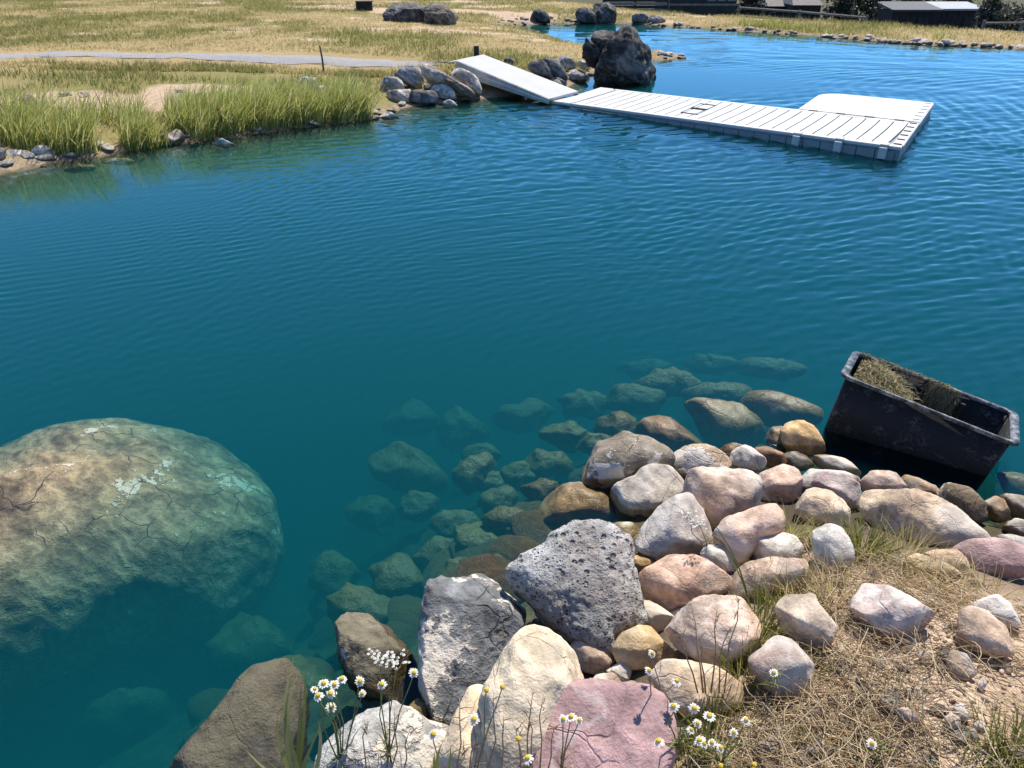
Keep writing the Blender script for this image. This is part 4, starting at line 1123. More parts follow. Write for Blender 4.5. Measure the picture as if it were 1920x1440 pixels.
# deck: border skin and separate planks with real gaps
pl_n = 26
xs0 = max(dl.x, 0.25) + 0.12
for i in range(pl_n):
    pw = (LEN - 0.16 - xs0) / pl_n
    x0 = xs0 + i * pw
    bm = bmesh.new()
    nseg = 6; g = 0.009
    top = []
    for s_ in range(nseg + 1):
        t = s_ / nseg; y = 0.10 + (SW - 0.22) * t
        bowx = 0.05 * math.sin(math.pi * t * 0.5)
        top.append((x0 + bowx + g, x0 + pw + bowx - g, y))
    vs_ = [[bm.verts.new((a, y, zz)) for a, y, zz in ((l_, y, -GT), (r_, y, -GT), (r_, y, 0.0), (l_, y, 0.0))] for l_, r_, y in top]
    for q in range(nseg):
        for k in range(4):
            bm.faces.new((vs_[q][k], vs_[q][(k + 1) % 4], vs_[q + 1][(k + 1) % 4], vs_[q + 1][k]))
    bm.faces.new(vs_[0][::-1]); bm.faces.new(vs_[-1])
    dock_part('deck_plank', bm, white_mat)
XE = LEN - 0.11
dock_part('deck_edge', prism([(0.30, 0.008), (LEN, -0.015), (LEN, 0.096), (0.42, 0.098)], -GT, 0.001, 0.006), white_mat)
dock_part('deck_edge', prism([(xs0 + 0.05, SW - 0.116), (XE, SW - 0.116), (XE, SW - 0.004), (xs0 - 0.05, SW - 0.004)], -GT, 0.001, 0.006), white_mat)
dock_part('deck_edge', prism([(XE + 0.002, 0.10), (LEN + 0.01, 0.10), (LEN + 0.01, SW - 0.004), (XE + 0.002, SW - 0.004)], -GT, 0.001, 0.006), white_mat)
dock_part('landing_plate', prism([(-0.02, 0.0), (0.29, 0.006), (xs0 - 0.01, 0.10), (xs0 + 0.035, SW - 0.12), (xs0 - 0.06, SW), (max(dl.x, .25) - 0.2, SW), (0.08, SW * 0.30)], -GT, 0.004, 0.01), white_mat)
# end platform with a rounded outer corner
pw_ = WID - SW
corner = [(XP + 0.32 - 0.32 * math.cos(a), SW + pw_ - 0.32 + 0.32 * math.sin(a)) for a in np.linspace(0, math.pi / 2, 7)]
plat = [(XP, SW + 0.006)] + corner + [(LEN + 0.012, SW + pw_), (LEN + 0.012, SW + 0.006)]
dock_part('platform_deck', prism(plat, -0.05, 0.006, 0.012), white_mat)
plat2 = [(x * 0.985 + 0.015 * (XP + LEN) / 2, y if y < SW + 0.1 else y - 0.02) for x, y in plat]
dock_part('platform_float', prism(plat2, -0.42, -0.05), side_mat)
for i in range(12):                                     # dark lashing slots along the end and the seam
    y = 0.12 + (WID - 0.24) * i / 11
    dock_part('edge_slot', box_bm(LEN - 0.055, y, 0.0035, 0.085, 0.03, 0.012, 0.003), slot_mat)
for i in range(4):
    x = XP + 0.22 + (LEN - XP - 0.45) * i / 3
    dock_part('seam_slot', box_bm(x, SW + 0.0, 0.0035, 0.12, 0.05, 0.012, 0.003), slot_mat)
for i in range(4):
    dock_part('edge_slot', box_bm(XP + 0.07, SW + 0.25 + i * 0.22, 0.006, 0.05, 0.05, 0.008, 0.002), alu_mat)
for fx in (0.765, 0.865, 0.965):                        # white cleats gripping the near edge
    x = LEN * fx
    b = empty('x', (0, 0, 0), None, None) if False else None
    cl = dock_part('cleat', box_bm(x, 0.02, 0.0, 0.09, 0.13, 0.03, 0.008), simple_mat('cleat top', (0.45, 0.48, 0.44), 0.6) if 'cleat top' not in bpy.data.materials else bpy.data.materials['cleat top'])
    lk = bm_mesh('clip', box_bm(x - 0.05 * SKX, -0.05, -0.075, 0.085, 0.045, 0.12, 0.008))
    link('clip', lk, white_mat, cl)
hx = LEN * 0.41                                         # two small framed hatches set in the deck
for k in range(2):
    y0, y1 = SW * (0.22 + 0.27 * k), SW * (0.46 + 0.27 * k)
    x0, x1 = hx, hx + 0.26
    for (a0, b0, a1, b1) in ((x0, y0, x1, y0 + .018), (x0, y1 - .018, x1, y1)):
        dock_part('hatch_slot', box_bm((a0 + a1) / 2 + 0.02, (b0 + b1) / 2, 0.004, a1 - a0, b1 - b0, 0.012, 0.002), slot_mat)
    for (a0, b0, a1, b1) in ((x0, y0 + .028, x0 + .012, y1 - .028), (x1 - .012, y0 + .028, x1, y1 - .028)):
        dock_part('hatch_slot', box_bm((a0 + a1) / 2 + 0.02, (b0 + b1) / 2, 0.004, a1 - a0, b1 - b0, 0.010, 0.002), side_mat)

# ramp
r0_, r1_ = on_plane(856, 113, 0.46), on_plane(906, 102, 0.46)
r2_, r3_ = on_plane(1084, 171, 0.10), on_plane(1030, 185, 0.085)
ramp = empty('gangway_ramp', r0_, 'white gangway ramp sloping from the bank down to the dock', 'ramp')


def slab(q, up, dn):
    """plate over the four corners q (relative to the ramp's origin), from -dn to +up"""
    bm = bmesh.new()
    q = [Vector(v - r0_) for v in q]
    hi = [bm.verts.new(v + Vector((0, 0, up))) for v in q]; lo = [bm.verts.new(v - Vector((0, 0, dn_))) for v, dn_ in zip(q, dn if hasattr(dn, '__len__') else [dn] * 4)]
    bm.faces.new(hi); bm.faces.new(lo[::-1])
    for k in range(4): bm.faces.new((lo[k], lo[(k + 1) % 4], hi[(k + 1) % 4], hi[k]))
    return bm


def lerp(a_, b_, t): return a_ * (1 - t) + b_ * t


link('deck_panel', bm_mesh('deck_panel', slab([r0_, r3_, r2_, r1_], 0.0, 0.03)), simple_mat('ramp deck paint', (0.46, 0.47, 0.475), 0.7, 0.06, 3.0), ramp)
gsk = bpy.data.materials.new('weathered ramp side'); N = NT(gsk)
tc = N.n('ShaderNodeTexCoord'); f1 = N.noise(tc.outputs['Object'], 9, 4, 0.65)
N.out(N.principled(N.mix(N.maprange(f1, 0.3, 0.7), (0.36, 0.35, 0.31), (0.56, 0.55, 0.50)), 0.7, N.bump(f1, 0.2, 0.01), 0.3).outputs[0])
across = (r1_ - r0_) / np.linalg.norm(r1_ - r0_)
for A_, B_, sg in ((r0_, r3_, -1), (r1_, r2_, 1)):
    dz = np.array([0, 0, -0.005])
    sk = link('side_skirt', bm_mesh('side_skirt', slab([A_ + across * sg * 0.02 + dz, B_ + across * sg * 0.02 + dz, B_ + dz - across * sg * 0.004, A_ + dz - across * sg * 0.004], 0, [0.20, 0.07, 0.07, 0.20])), gsk, ramp)
    up_ = np.array([0, 0, -0.09])
    link('edge_rail', bm_mesh('edge_rail', tube_bm([A_ - r0_ + across * sg * 0.022 + up_, B_ - r0_ + across * sg * 0.022 + up_ * .5], 0.011, 6)), alu_mat, sk)
for k in range(5):
    t_ = 0.08 + 0.84 * k / 4
    link('cross_beam', bm_mesh('cross_beam', tube_bm([lerp(r0_, r3_, t_) - r0_ + np.array([0, 0, -.06]), lerp(r1_, r2_, t_) - r0_ + np.array([0, 0, -.06])], 0.025, 6)), gsk, ramp)
fl0, fl1 = r0_ - (r3_ - r0_) * 0.10, r1_ - (r2_ - r1_) * 0.10
fl0[2] = fl1[2] = 0.42
link('hinge_flap', bm_mesh('hinge_flap', slab([fl0, r0_ + np.array([0, 0, -.008]), r1_ + np.array([0, 0, -.008]), fl1], 0.0, 0.015)), alu_mat, ramp)
p = ground_hit(893, 112)
pz = hgt(p[0], p[1])
post = link('mooring_post', bm_mesh('mooring_post', box_bm(0, 0, 0.0, 0.085, 0.085, 1.0, 0.006)), blk_mat)
dp = ray(893, 86)
tp = EYEP + dp * (13.4 / dp[1])
post.location = (tp[0], tp[1], tp[2] - 0.5)
tag(post, 'short black square post behind the head of the ramp', 'post')
for (xa, ya, yb, lab, rad) in ((607, 96, 138, 'thin bare stake rising from the upper reeds', 0.018), (420, 213, 256, 'short dark stake at the reed foot by the water', 0.022)):
    b0 = ground_hit(xa, yb); hh_ = (yb - ya) / FPX * np.linalg.norm(b0 - EYEP) * 1.03
    st = link('stake', bm_mesh('stake', tube_bm([(0, 0, -0.2), (0.005, 0, hh_ * .5), (-0.01, 0, hh_)], [rad, rad * .9, rad * .7], 6)), simple_mat('stake wood', (0.10, 0.075, 0.05), 0.9))
    st.location = b0
    tag(st, lab, 'stake')

# dark crate far out in the field
p = ground_hit(684, 20)
cr = empty('crate', p, 'small black crate in the field beyond the flat-topped boulder', 'crate')
link('body', bm_mesh('body', box_bm(0, 0, 0.12, 0.48, 0.34, 0.24, 0.01)), blk_mat, cr)
link('lid', bm_mesh('lid', box_bm(0, 0, 0.2525, 0.52, 0.38, 0.025, 0.006)), blk_mat, cr)
cr.rotation_euler[2] = 0.1

# ------------------------------------------------------------------ black tub
tub_mat = bpy.data.materials.new('black tub plastic'); N = NT(tub_mat)
tc = N.n('ShaderNodeTexCoord')
f1, f2, f3 = N.noise(tc.outputs['Object'], 7, 8, 0.7, 0.6), N.noise(tc.outputs['Object'], 60, 5, 0.7), N.noise(tc.outputs['Object'], 3, 3)
dirt = N.math('MULTIPLY', N.maprange(f1, 0.45, 0.75), N.maprange(f2, 0.4, 0.65))
c = N.mix(N.math('MULTIPLY', dirt, 0.85), (0.012, 0.012, 0.012), (0.22, 0.21, 0.18))
N.out(N.principled(c, N.maprange(f1, 0.3, 0.7, 0.55, 0.85), N.bump(f2, 0.3, 0.006), 0.35).outputs[0])
rim_mat = bpy.data.materials.new('scuffed tub rim'); N = NT(rim_mat)
tc = N.n('ShaderNodeTexCoord')
f1, f2 = N.noise(tc.outputs['Object'], 16, 7, 0.7), N.noise(tc.outputs['Object'], 90, 4, 0.7)
c = N.mix(N.math('MULTIPLY', N.maprange(f1, 0.4, 0.65), N.maprange(f2, 0.3, 0.6)), (0.025, 0.025, 0.027), (0.36, 0.36, 0.35))
N.out(N.principled(c, 0.42, N.bump(f2, 0.3, 0.004), 0.5).outputs[0])
TL, TWd, TD = 0.757, 0.40, 0.45
tub = empty('mixing_tub', (0, 0, 0), 'black plastic tub tipped against the cobbles at the water edge', 'tub')
yaw, pit, rol = -0.5578, -0.1363, 0.1536
MT = Matrix.Rotation(yaw, 4, 'Z') @ Matrix.Rotation(pit, 4, 'X') @ Matrix.Rotation(rol, 4, 'Y')
MT.translation = Vector((1.9335, 2.9237, 0.216))
tub.matrix_world = MT


def rrect(l, w, rad, n=5):
    out = []
    for sx, sy, a0 in ((1, 1, 0), (-1, 1, 90), (-1, -1, 180), (1, -1, 270)):
        for k in range(n + 1):
            a = math.radians(a0 + 90 * k / n)
            out.append((sx * (l / 2 - rad) + rad * math.cos(a), sy * (w / 2 - rad) + rad * math.sin(a)))
    return out


def loft(loops, close_first=False, close_last=False):
    bm = bmesh.new()
    rg = [[bm.verts.new(v) for v in L_] for L_ in loops]
    n = len(rg[0])
    for i in range(len(rg) - 1):
        for k in range(n):
            bm.faces.new((rg[i][k], rg[i][(k + 1) % n], rg[i + 1][(k + 1) % n], rg[i + 1][k]))
    if close_first: bm.faces.new(rg[0][::-1])
    if close_last: bm.faces.new(rg[-1])
    return bm


def lp(l, w, rad, z): return [(x, y, z) for x, y in rrect(l, w, rad)]


T_ = 0.88
iL, iW = TL - 0.05, TWd - 0.016
body_loops = [lp(TL * T_ - 0.04, TWd * T_ - 0.04, 0.03, -TD), lp(TL * T_, TWd * T_, 0.035, -TD + 0.02), lp(TL * 0.94 - .02, TWd * 0.94 - .02, 0.035, -TD * 0.5), lp(iL, iW, 0.035, -0.012),
              lp(iL - 0.012, iW - 0.012, 0.033, -0.012), lp(TL * 0.94 - .04, TWd * .94 - .04, 0.055, -TD * 0.5), lp(TL * T_ - 0.03, TWd * T_ - 0.03, 0.03, -TD + 0.03)]
link('body', bm_mesh('body', loft(body_loops, True, True), True), tub_mat, tub)
rim_loops = [lp(iL - 0.004, iW - 0.004, 0.032, -0.016), lp(TL, TWd, 0.045, -0.012), lp(TL + 0.002, TWd + 0.002, 0.048, -0.012), lp(TL + 0.005, TWd + 0.005, 0.049, -0.011), lp(TL + 0.005, TWd + 0.005, 0.048, 0.002),
             lp(TL, TWd, 0.045, 0.006), lp(iL - 0.014, iW - 0.014, 0.03, 0.004), lp(iL - 0.016, iW - 0.016, 0.03, -0.01)]
link('rim', bm_mesh('rim', loft(rim_loops), True), rim_mat, tub)
for x in (-0.12, 0.16):
    link('rib', bm_mesh('rib', box_bm(x, TWd * 0.94 / 2 - 0.035, -TD * 0.45, 0.02, 0.02, TD * 0.75, 0.004)), tub_mat, tub)


def strands(n, gen, width, seed):
    """loose curved strands, each a thin three-sided tube; gen(rng)->list of points"""
    rr_ = random.Random(seed)
    V, F_, tint = [], [], []
    for _ in range(n):
        pts = [Vector(q) for q in gen(rr_)]
        t = rr_.random()
        w = width * rr_.uniform(0.5, 1.6)
        b0 = len(V); m = len(pts)
        for i, q in enumerate(pts):
            d = (pts[min(i + 1, m - 1)] - pts[max(i - 1, 0)])
            if d.length < 1e-9: d = Vector((0, 0, 1))
            d.normalize(); a = d.orthogonal().normalized(); b = d.cross(a)
            ww = w * (1.0 - 0.6 * i / (m - 1))
            for k in range(3):
                an = 2.0944 * k
                V.append(q + ww * (math.cos(an) * a + math.sin(an) * b)); tint.append(t)
        for i in range(m - 1):
            for k in range(3):
                F_.append((b0 + i * 3 + k, b0 + i * 3 + (k + 1) % 3, b0 + (i + 1) * 3 + (k + 1) % 3, b0 + (i + 1) * 3 + k))
    me = np_mesh('strands', np.array([v[:] for v in V]), F_, True)
    a = me.attributes.new('tint', 'FLOAT', 'POINT'); a.data.foreach_set('value', np.array(tint, np.float32))
    return me


straw_mat = leaf_mat('dry straw', (0.26, 0.175, 0.09), (0.52, 0.39, 0.22), (0.72, 0.60, 0.40), 0.15, 0.7)
weed_mat = leaf_mat('dried pondweed', (0.15, 0.125, 0.065), (0.38, 0.33, 0.17), (0.60, 0.53, 0.33), 0.15, 0.8)


def heap_gen(cx, cy, sx, sy, top, low, L0):
    def g(q):
        while True:
            u, v = q.gauss(0, 0.5), q.gauss(0, 0.5)
            if u * u + v * v < 1.2: break
        x, y = cx + u * sx, cy + v * sy
        hz = low + (top - low) * math.exp(-(u * u + v * v) * 1.3) * q.uniform(0.35, 1.0)
        a = q.uniform(0, 6.28); L_ = L0 * q.uniform(0.5, 1.5)
        out = []
        for i in range(5):
            s_ = (i / 4 - 0.5) * L_
            a += q.uniform(-.5, .5)
            xx = max(-iL / 2 + .03, min(iL / 2 - .03, x + s_ * math.cos(a))); yy = max(-iW / 2 + .03, min(iW / 2 - .03, y + s_ * math.sin(a)))
            out.append((xx, yy, hz + q.uniform(-.015, .015)))
        return out
    return g


w1_ = link('pondweed_heap', strands(1500, heap_gen(-0.24, 0.02, 0.18, 0.26, 0.03, -0.09, 0.10), 0.0016, 3), weed_mat)
w1_.matrix_world = MT; tag(w1_, 'tangled dried pondweed heaped in the left end of the tub', 'pondweed')
w2_ = link('pondweed_heap', strands(900, heap_gen(0.04, -0.04, 0.30, 0.16, -0.11, -0.18, 0.14), 0.0015, 5), weed_mat)
w2_.matrix_world = MT; tag(w2_, 'thin layer of dried pondweed on the tub floor', 'pondweed')


def rim_gen(q):
    x = q.choice([q.uniform(-0.33, -0.05), q.uniform(-0.33, -0.05), q.uniform(-0.02, 0.1)]); y = q.choice([-1, 1, 1]) * (TWd / 2 - 0.01)
    if x > -0.05: y = TWd / 2 - 0.015
    a = q.uniform(0, 6.28); L_ = q.uniform(0.02, 0.07)
    return [(x + L_ * i / 3 * math.cos(a), y + L_ * i / 3 * math.sin(a) * .4, 0.008 + 0.02 * math.sin(i) * q.random() - 0.006 * i) for i in range(4)]


w3_ = link('pondweed_heap', strands(260, rim_gen, 0.0012, 7), weed_mat)
w3_.matrix_world = MT; tag(w3_, 'wisps of dried weed caught over the tub rim', kind='stuff')


def drape_gen(q):
    x = 0.06 + q.gauss(0, 0.03); y0 = iW / 2 - 0.012
    out = []
    for i in range(6):
        x += q.uniform(-.02, .02)
        out.append((x, y0 - 0.006 * i - q.uniform(0, .02), 0.006 - 0.035 * i * q.uniform(.5, 1.2)))
    return out


w4_ = link('pondweed_heap', strands(220, drape_gen, 0.0012, 8), weed_mat)
w4_.matrix_world = MT; tag(w4_, 'strip of dried weed hanging down the inner back wall of the tub', 'pondweed')


# ------------------------------------------------------------------ grass and reeds
def blades(pos, hts, lean, lean_amt, width, tint, seg=3, curve=1.0, seed=0):
    """one mesh of tapered, bending blades; all arrays per blade"""
    q = np.random.default_rng(seed)
    n = len(pos)
    face = q.uniform(0, 2 * np.pi, n)
    wx, wy = np.cos(face), np.sin(face)
    lv = 2 * seg + 1
    V = np.zeros((n, lv, 3))
    for i in range(seg + 1):
        t = i / seg
        off = lean_amt * (t ** (1.6 * curve))
        cx = pos[:, 0] + np.cos(lean) * off * hts
        cy = pos[:, 1] + np.sin(lean) * off * hts
        cz = pos[:, 2] + hts * (t - 0.28 * np.minimum(lean_amt, 1.6) * t * t) - 0.01
        w = width * (1 - t ** 1.5) * 0.5
        if i < seg:
            V[:, 2 * i] = np.stack([cx - wx * w, cy - wy * w, cz], -1)
            V[:, 2 * i + 1] = np.stack([cx + wx * w, cy + wy * w, cz], -1)
        else:
            V[:, 2 * i] = np.stack([cx, cy, cz], -1)
    b = (np.arange(n) * lv)[:, None]
    tris = []
    for i in range(seg - 1):
        a = 2 * i
        tris += [np.concatenate([b + a, b + a + 1, b + a + 3], 1), np.concatenate([b + a, b + a + 3, b + a + 2], 1)]
    a = 2 * (seg - 1)
    tris.append(np.concatenate([b + a, b + a + 1, b + a + 2], 1))
    me = np_mesh('blades', V.reshape(-1, 3), np.concatenate(tris, 0), True)
    at_ = me.attributes.new('tint', 'FLOAT', 'POINT')
    at_.data.foreach_set('value', np.repeat(tint, lv).astype(np.float32))
    return me


reed_mat = leaf_mat('reed blades', (0.13, 0.18, 0.03), (0.36, 0.40, 0.085), (0.70, 0.65, 0.30), 0.5)
field_mat = leaf_mat('field grass', (0.27, 0.26, 0.085), (0.46, 0.39, 0.16), (0.68, 0.56, 0.31), 0.5)
meadow_mat = leaf_mat('green meadow', (0.11, 0.14, 0.03), (0.22, 0.235, 0.06), (0.44, 0.40, 0.15), 0.45)


def in_view(x, y, z, m=380):
    v = np.stack([x, y, z], -1) - EYEP
    w = v @ FWD
    u = 960 + FPX * (v @ RGT) / np.maximum(w, 1e-3); vv = 720 - FPX * (v @ UPV) / np.maximum(w, 1e-3)
    return (w > 0.3) & (u > -m) & (u < 1920 + m) & (vv > -m) & (vv < 1440 + m)


q = np.random.default_rng(5)
# reeds along the left bank, in clumps
cl_x, cl_y = [], []
line = [(-7.2, 8.0), (-5.9, 8.25), (-4.85, 8.35), (-4.05, 8.95), (-3.2, 9.65), (-2.6, 10.05), (-1.95, 10.5)]
L_ = np.array(line)
seg = np.linalg.norm(np.diff(L_, axis=0), axis=1); cum = np.concatenate([[0], np.cumsum(seg)])
nb = 15000
t = q.uniform(0, cum[-1], nb)
k = np.clip(np.searchsorted(cum, t) - 1, 0, len(seg) - 1)
base = L_[k] + (L_[k + 1] - L_[k]) * ((t - cum[k]) / seg[k])[:, None]
nrm = np.stack([-(L_[k + 1] - L_[k])[:, 1], (L_[k + 1] - L_[k])[:, 0]], -1) / seg[k][:, None]
offd = np.abs(q.normal(0, 0.55, nb)) - 0.12
offd = np.where(offd > 1.5, q.uniform(-0.1, 1.2, nb), offd)
bx, by = base[:, 0] + nrm[:, 0] * offd, base[:, 1] + nrm[:, 1] * offd
keep = fbm(bx * 2.0, by * 2.0, 91, 3) * 1.25 + 0.16 * np.exp(-offd * 2) > 0.50
bx, by, offd = bx[keep], by[keep], offd[keep]
hts = q.uniform(0.16, 0.58, len(bx)) * (0.75 + 0.6 * fbm(bx * 1.1, by * 1.1, 93, 2)) * np.where(offd > 0.9, 0.7, 1)
pos = np.stack([bx, by, np.maximum(height(bx, by), -0.06)], -1)
tint = np.clip(q.normal(0.64, 0.26, len(bx)), 0, 1)
tag(link('reeds', blades(pos, hts, q.normal(0.2, 0.9, len(bx)), q.uniform(0.1, 0.95, len(bx)), q.uniform(0.008, 0.017, len(bx)), tint, 4, 1, 1), reed_mat),
    'dense bright green reeds along the left bank', kind='stuff')

# greener meadow between reeds and path
nb = 26000
bx = q.uniform(-10, -0.6, nb); by = q.uniform(7.5, 13.6, nb)
sdv = shore_sd(bx, by)
keep = (sdv > 0.45) & (bare(bx, by) + (fbm(bx * 2, by * 2, 77, 3) - .44) * .5 < 0.60) & in_view(bx, by, np.full(nb, .3)) & (fbm(bx * 0.8, by * 0.8, 61, 3) > 0.36) & (by < 13.05 + 0.15 * np.sin(bx * 3))
keep &= (by > 10.2 + 0.62 * (bx + 2.6)) | (sdv > 0.9)
bx, by = bx[keep], by[keep]
pos = np.stack([bx, by, height(bx, by)], -1)
hts = q.uniform(0.07, 0.2, len(bx)) * (0.6 + 0.8 * fbm(bx * 0.9, by * 0.9, 63, 2))
tag(link('meadow_grass', blades(pos, hts, q.uniform(0, 6.28, len(bx)), q.uniform(0.1, 0.9, len(bx)), q.uniform(0.007, 0.014, len(bx)), np.clip(q.normal(.45, .22, len(bx)), 0, 1), 2, 1, 2), meadow_mat),
    'green meadow grass between the reeds and the path', kind='stuff')

# dry field and the grass of the spit and the far bank
nb = 330000
bx = q.uniform(-20, 15, nb); by = 12.5 + 30 * q.uniform(0, 1, nb) ** 1.5
sdv = shore_sd(bx, by); hz = height(bx, by)
onpath = np.abs(by - (13.95 - 0.004 * (bx + 5) ** 2)) < np.where(bx < -1.6, 0.72, 0)
keep = (sdv > 0.12) & in_view(bx, by, hz) & ~onpath & (bare(bx, by) < 0.66 + q.uniform(-.06, .06, nb)) & (fbm(bx * 1.5, by * 1.5, 71, 3) > 0.24) & (hz > -0.6)
bx, by, hz = bx[keep], by[keep], hz[keep]
gr = cover(bx, by)
farb = smooth(1.5, 3.0, bx) * smooth(16.5, 18.5, by)
tint = np.clip(q.normal(0.62, 0.24, len(bx)) - 0.75 * smooth(0.50, 0.74, gr), 0, 1)
hts = q.uniform(0.035, 0.10, len(bx)) * (1 + 0.5 * farb) * (0.7 + 0.7 * smooth(0.5, 0.7, gr))
tag(link('field_grass', blades(np.stack([bx, by, hz], -1), hts, q.uniform(0, 6.28, len(bx)), q.uniform(0.2, 1.1, len(bx)), q.uniform(0.010, 0.022, len(bx)), tint, 2, 1, 3), field_mat),
    'short straw-coloured grass over the field and far bank', kind='stuff')
# taller green sedge at the far water line
nb = 1500
ta = np.array([(10.2, 19.1), (8.6, 20.6), (7.2, 22.0), (6.2, 22.9)])
tt = q.uniform(0, 3, nb); k = np.minimum(tt.astype(int), 2); f_ = tt - k
bxy = ta[k] + (ta[k + 1] - ta[k]) * f_[:, None] + q.normal(0, 0.16, (nb, 2)) + np.array([0.3, 0.35])
ok = fbm(bxy[:, 0] * 1.2, bxy[:, 1] * 1.2, 41, 2) > 0.36
bxy = bxy[ok]
tag(link('sedge', blades(np.stack([bxy[:, 0], bxy[:, 1], np.maximum(height(bxy[:, 0], bxy[:, 1]), 0)], -1), q.uniform(0.10, 0.24, len(bxy)), q.uniform(0, 6.28, len(bxy)), q.uniform(0.1, 0.6, len(bxy)),
                         q.uniform(0.012, 0.022, len(bxy)), np.clip(q.normal(.55, .22, len(bxy)), 0, 1), 2, 1, 4), reed_mat), 'green sedge at the far water line', kind='stuff')

# ---------------- near bank: dead straw, green tufts, daisies
NEARPX = [(1500, 1050), (1640, 1010), (1760, 1040), (1900, 1130), (2050, 1180), (2350, 1250), (2350, 1520), (1240, 1520), (1400, 1330), (1500, 1200), (1480, 1120)]


def inpoly(x, y, poly):
    c_ = False
    n_ = len(poly)
    for i in range(n_):
        a, b = poly[i], poly[(i + 1) % n_]
        if (a[1] > y) != (b[1] > y) and x < (b[0] - a[0]) * (y - a[1]) / (b[1] - a[1]) + a[0]: c_ = not c_
    return c_


rs = random.Random(8)
soil_pts = []
while len(soil_pts) < 3300:
    x, y = rs.uniform(1240, 2350), rs.uniform(1000, 1520)
    if inpoly(x, y, NEARPX) and (rs.random() < 0.95 - 0.75 * smooth(1640, 1800, x) * smooth(1120, 1220, y)): soil_pts.append((x, y))
sw = np.array([on_plane(x, y, 0.30)[:2] for x, y in soil_pts])
shz = height(sw[:, 0], sw[:, 1])
it = iter(range(10 ** 9))


def straw_gen(q):
    i = next(it) % len(sw)
    x, y, z = sw[i, 0], sw[i, 1], shz[i]
    a = q.choice([q.uniform(0, 6.28), q.gauss(2.6, 0.5)]); L1 = q.choice([0.04, 0.06, 0.09, 0.13, 0.2, 0.3]) * q.uniform(.7, 1.2)
    z0 = z + q.uniform(0.0, 0.035); dz = q.uniform(-0.015, 0.03); out = []
    bend = q.gauss(0, .7)
    for k in range(5):
        s_ = k / 4
        out.append((x + (s_ - .5) * L1 * math.cos(a + bend * s_), y + (s_ - .5) * L1 * math.sin(a + bend * s_), z0 + dz * s_ + 0.012 * math.sin(3.1 * s_)))
    return out


tag(link('straw_litter', strands(2500, straw_gen, 0.0013, 21), straw_mat), 'dead straw matted over the near bank soil', kind='stuff')


def tuft(px, py, n, h, spread, label, mat, tintc, seed, lean=None, width=0.0035, name='grass_tuft', lift=0.0, group=None):
    g = np.random.default_rng(seed)
    p0 = ground_hit(px, py)
    bx = g.normal(0, spread * 0.35, n); by = g.normal(0, spread * 0.35, n)
    ang = np.arctan2(by, bx) + g.normal(0, 0.5, n) if lean is None else g.normal(lean, 0.8, n)
    me = blades(np.stack([bx, by, np.zeros(n)], -1), h * g.uniform(0.45, 1.1, n), ang, g.uniform(0.15, 1.0, n), width * g.uniform(0.6, 1.3, n), np.clip(g.normal(tintc, 0.22, n), 0, 1), 4, 1, seed)
    o = link(name, me, mat)
    o.location = (p0[0], p0[1], p0[2] + lift)
    tag(o, label, 'grass tuft', group)
    return o


tuft_mat = leaf_mat('tuft blades', (0.12, 0.16, 0.025), (0.36, 0.34, 0.10), (0.70, 0.57, 0.32), 0.5)
TUFTS = [
    (1618, 1040, 260, 0.17, 0.09, 'green tuft between the cream slab and grey-white stone', 0.25),
    (1560, 1030, 160, 0.15, 0.10, 'yellowing tuft over the cream egg-shaped cobble', 0.55),
    (1700, 1035, 260, 0.13, 0.18, 'spreading straw tuft below the wide cream slab', 0.85),
    (1760, 1090, 220, 0.12, 0.12, 'straw tuft over the ochre stone', 0.9),
    (1425, 1200, 240, 0.20, 0.09, 'tall green tuft behind the purple-brown boulder', 0.3),
    (1395, 1270, 200, 0.18, 0.09, 'thin tuft in front of the large creamy pink cobble', 0.5),
    (1500, 1130, 240, 0.15, 0.14, 'dry brown tuft on the long dusty pink cobble', 0.85),
    (1570, 1120, 260, 0.14, 0.16, 'dense dead tuft left of the broad pink and white cobble', 0.85),
    (1480, 1010, 120, 0.15, 0.07, 'wiry tuft on the veined pinkish cobble', 0.6),
    (1530, 1260, 90, 0.07, 0.05, 'short green sprig right of the purple-brown boulder', 0.15),
    (1840, 1110, 160, 0.10, 0.14, 'straw tuft below the flat mauve slab', 0.8),
    (1610, 1420, 120, 0.05, 0.06, 'low green leafy sprig at the frame bottom near the straw', 0.1),
    (1520, 1395, 120, 0.05, 0.06, 'low green leafy sprig right of the daisies', 0.12),
    (1905, 1420, 340, 0.10, 0.12, 'grey-green bushy plant in the lower right corner', 0.15),
    (1345, 1400, 260, 0.12, 0.12, 'green foliage clump under the daisies by the purple slab', 0.2),
    (1290, 1425, 160, 0.10, 0.08, 'leafy green clump at the right end of the purple slab', 0.25),
    (1400, 1330, 120, 0.10, 0.09, 'sparse olive tuft above the daisies', 0.4),
    (1445, 1130, 90, 0.16, 0.06, 'long bent green blades beside the cracked pink cobble', 0.3),
]
for i, (px, py, n_, h_, s_, lab, tc_) in enumerate(TUFTS):
    tuft(px, py, n_ // 2 if tc_ > 0.7 else n_, h_, s_, lab, tuft_mat, tc_, 500 + i, width=0.0042)


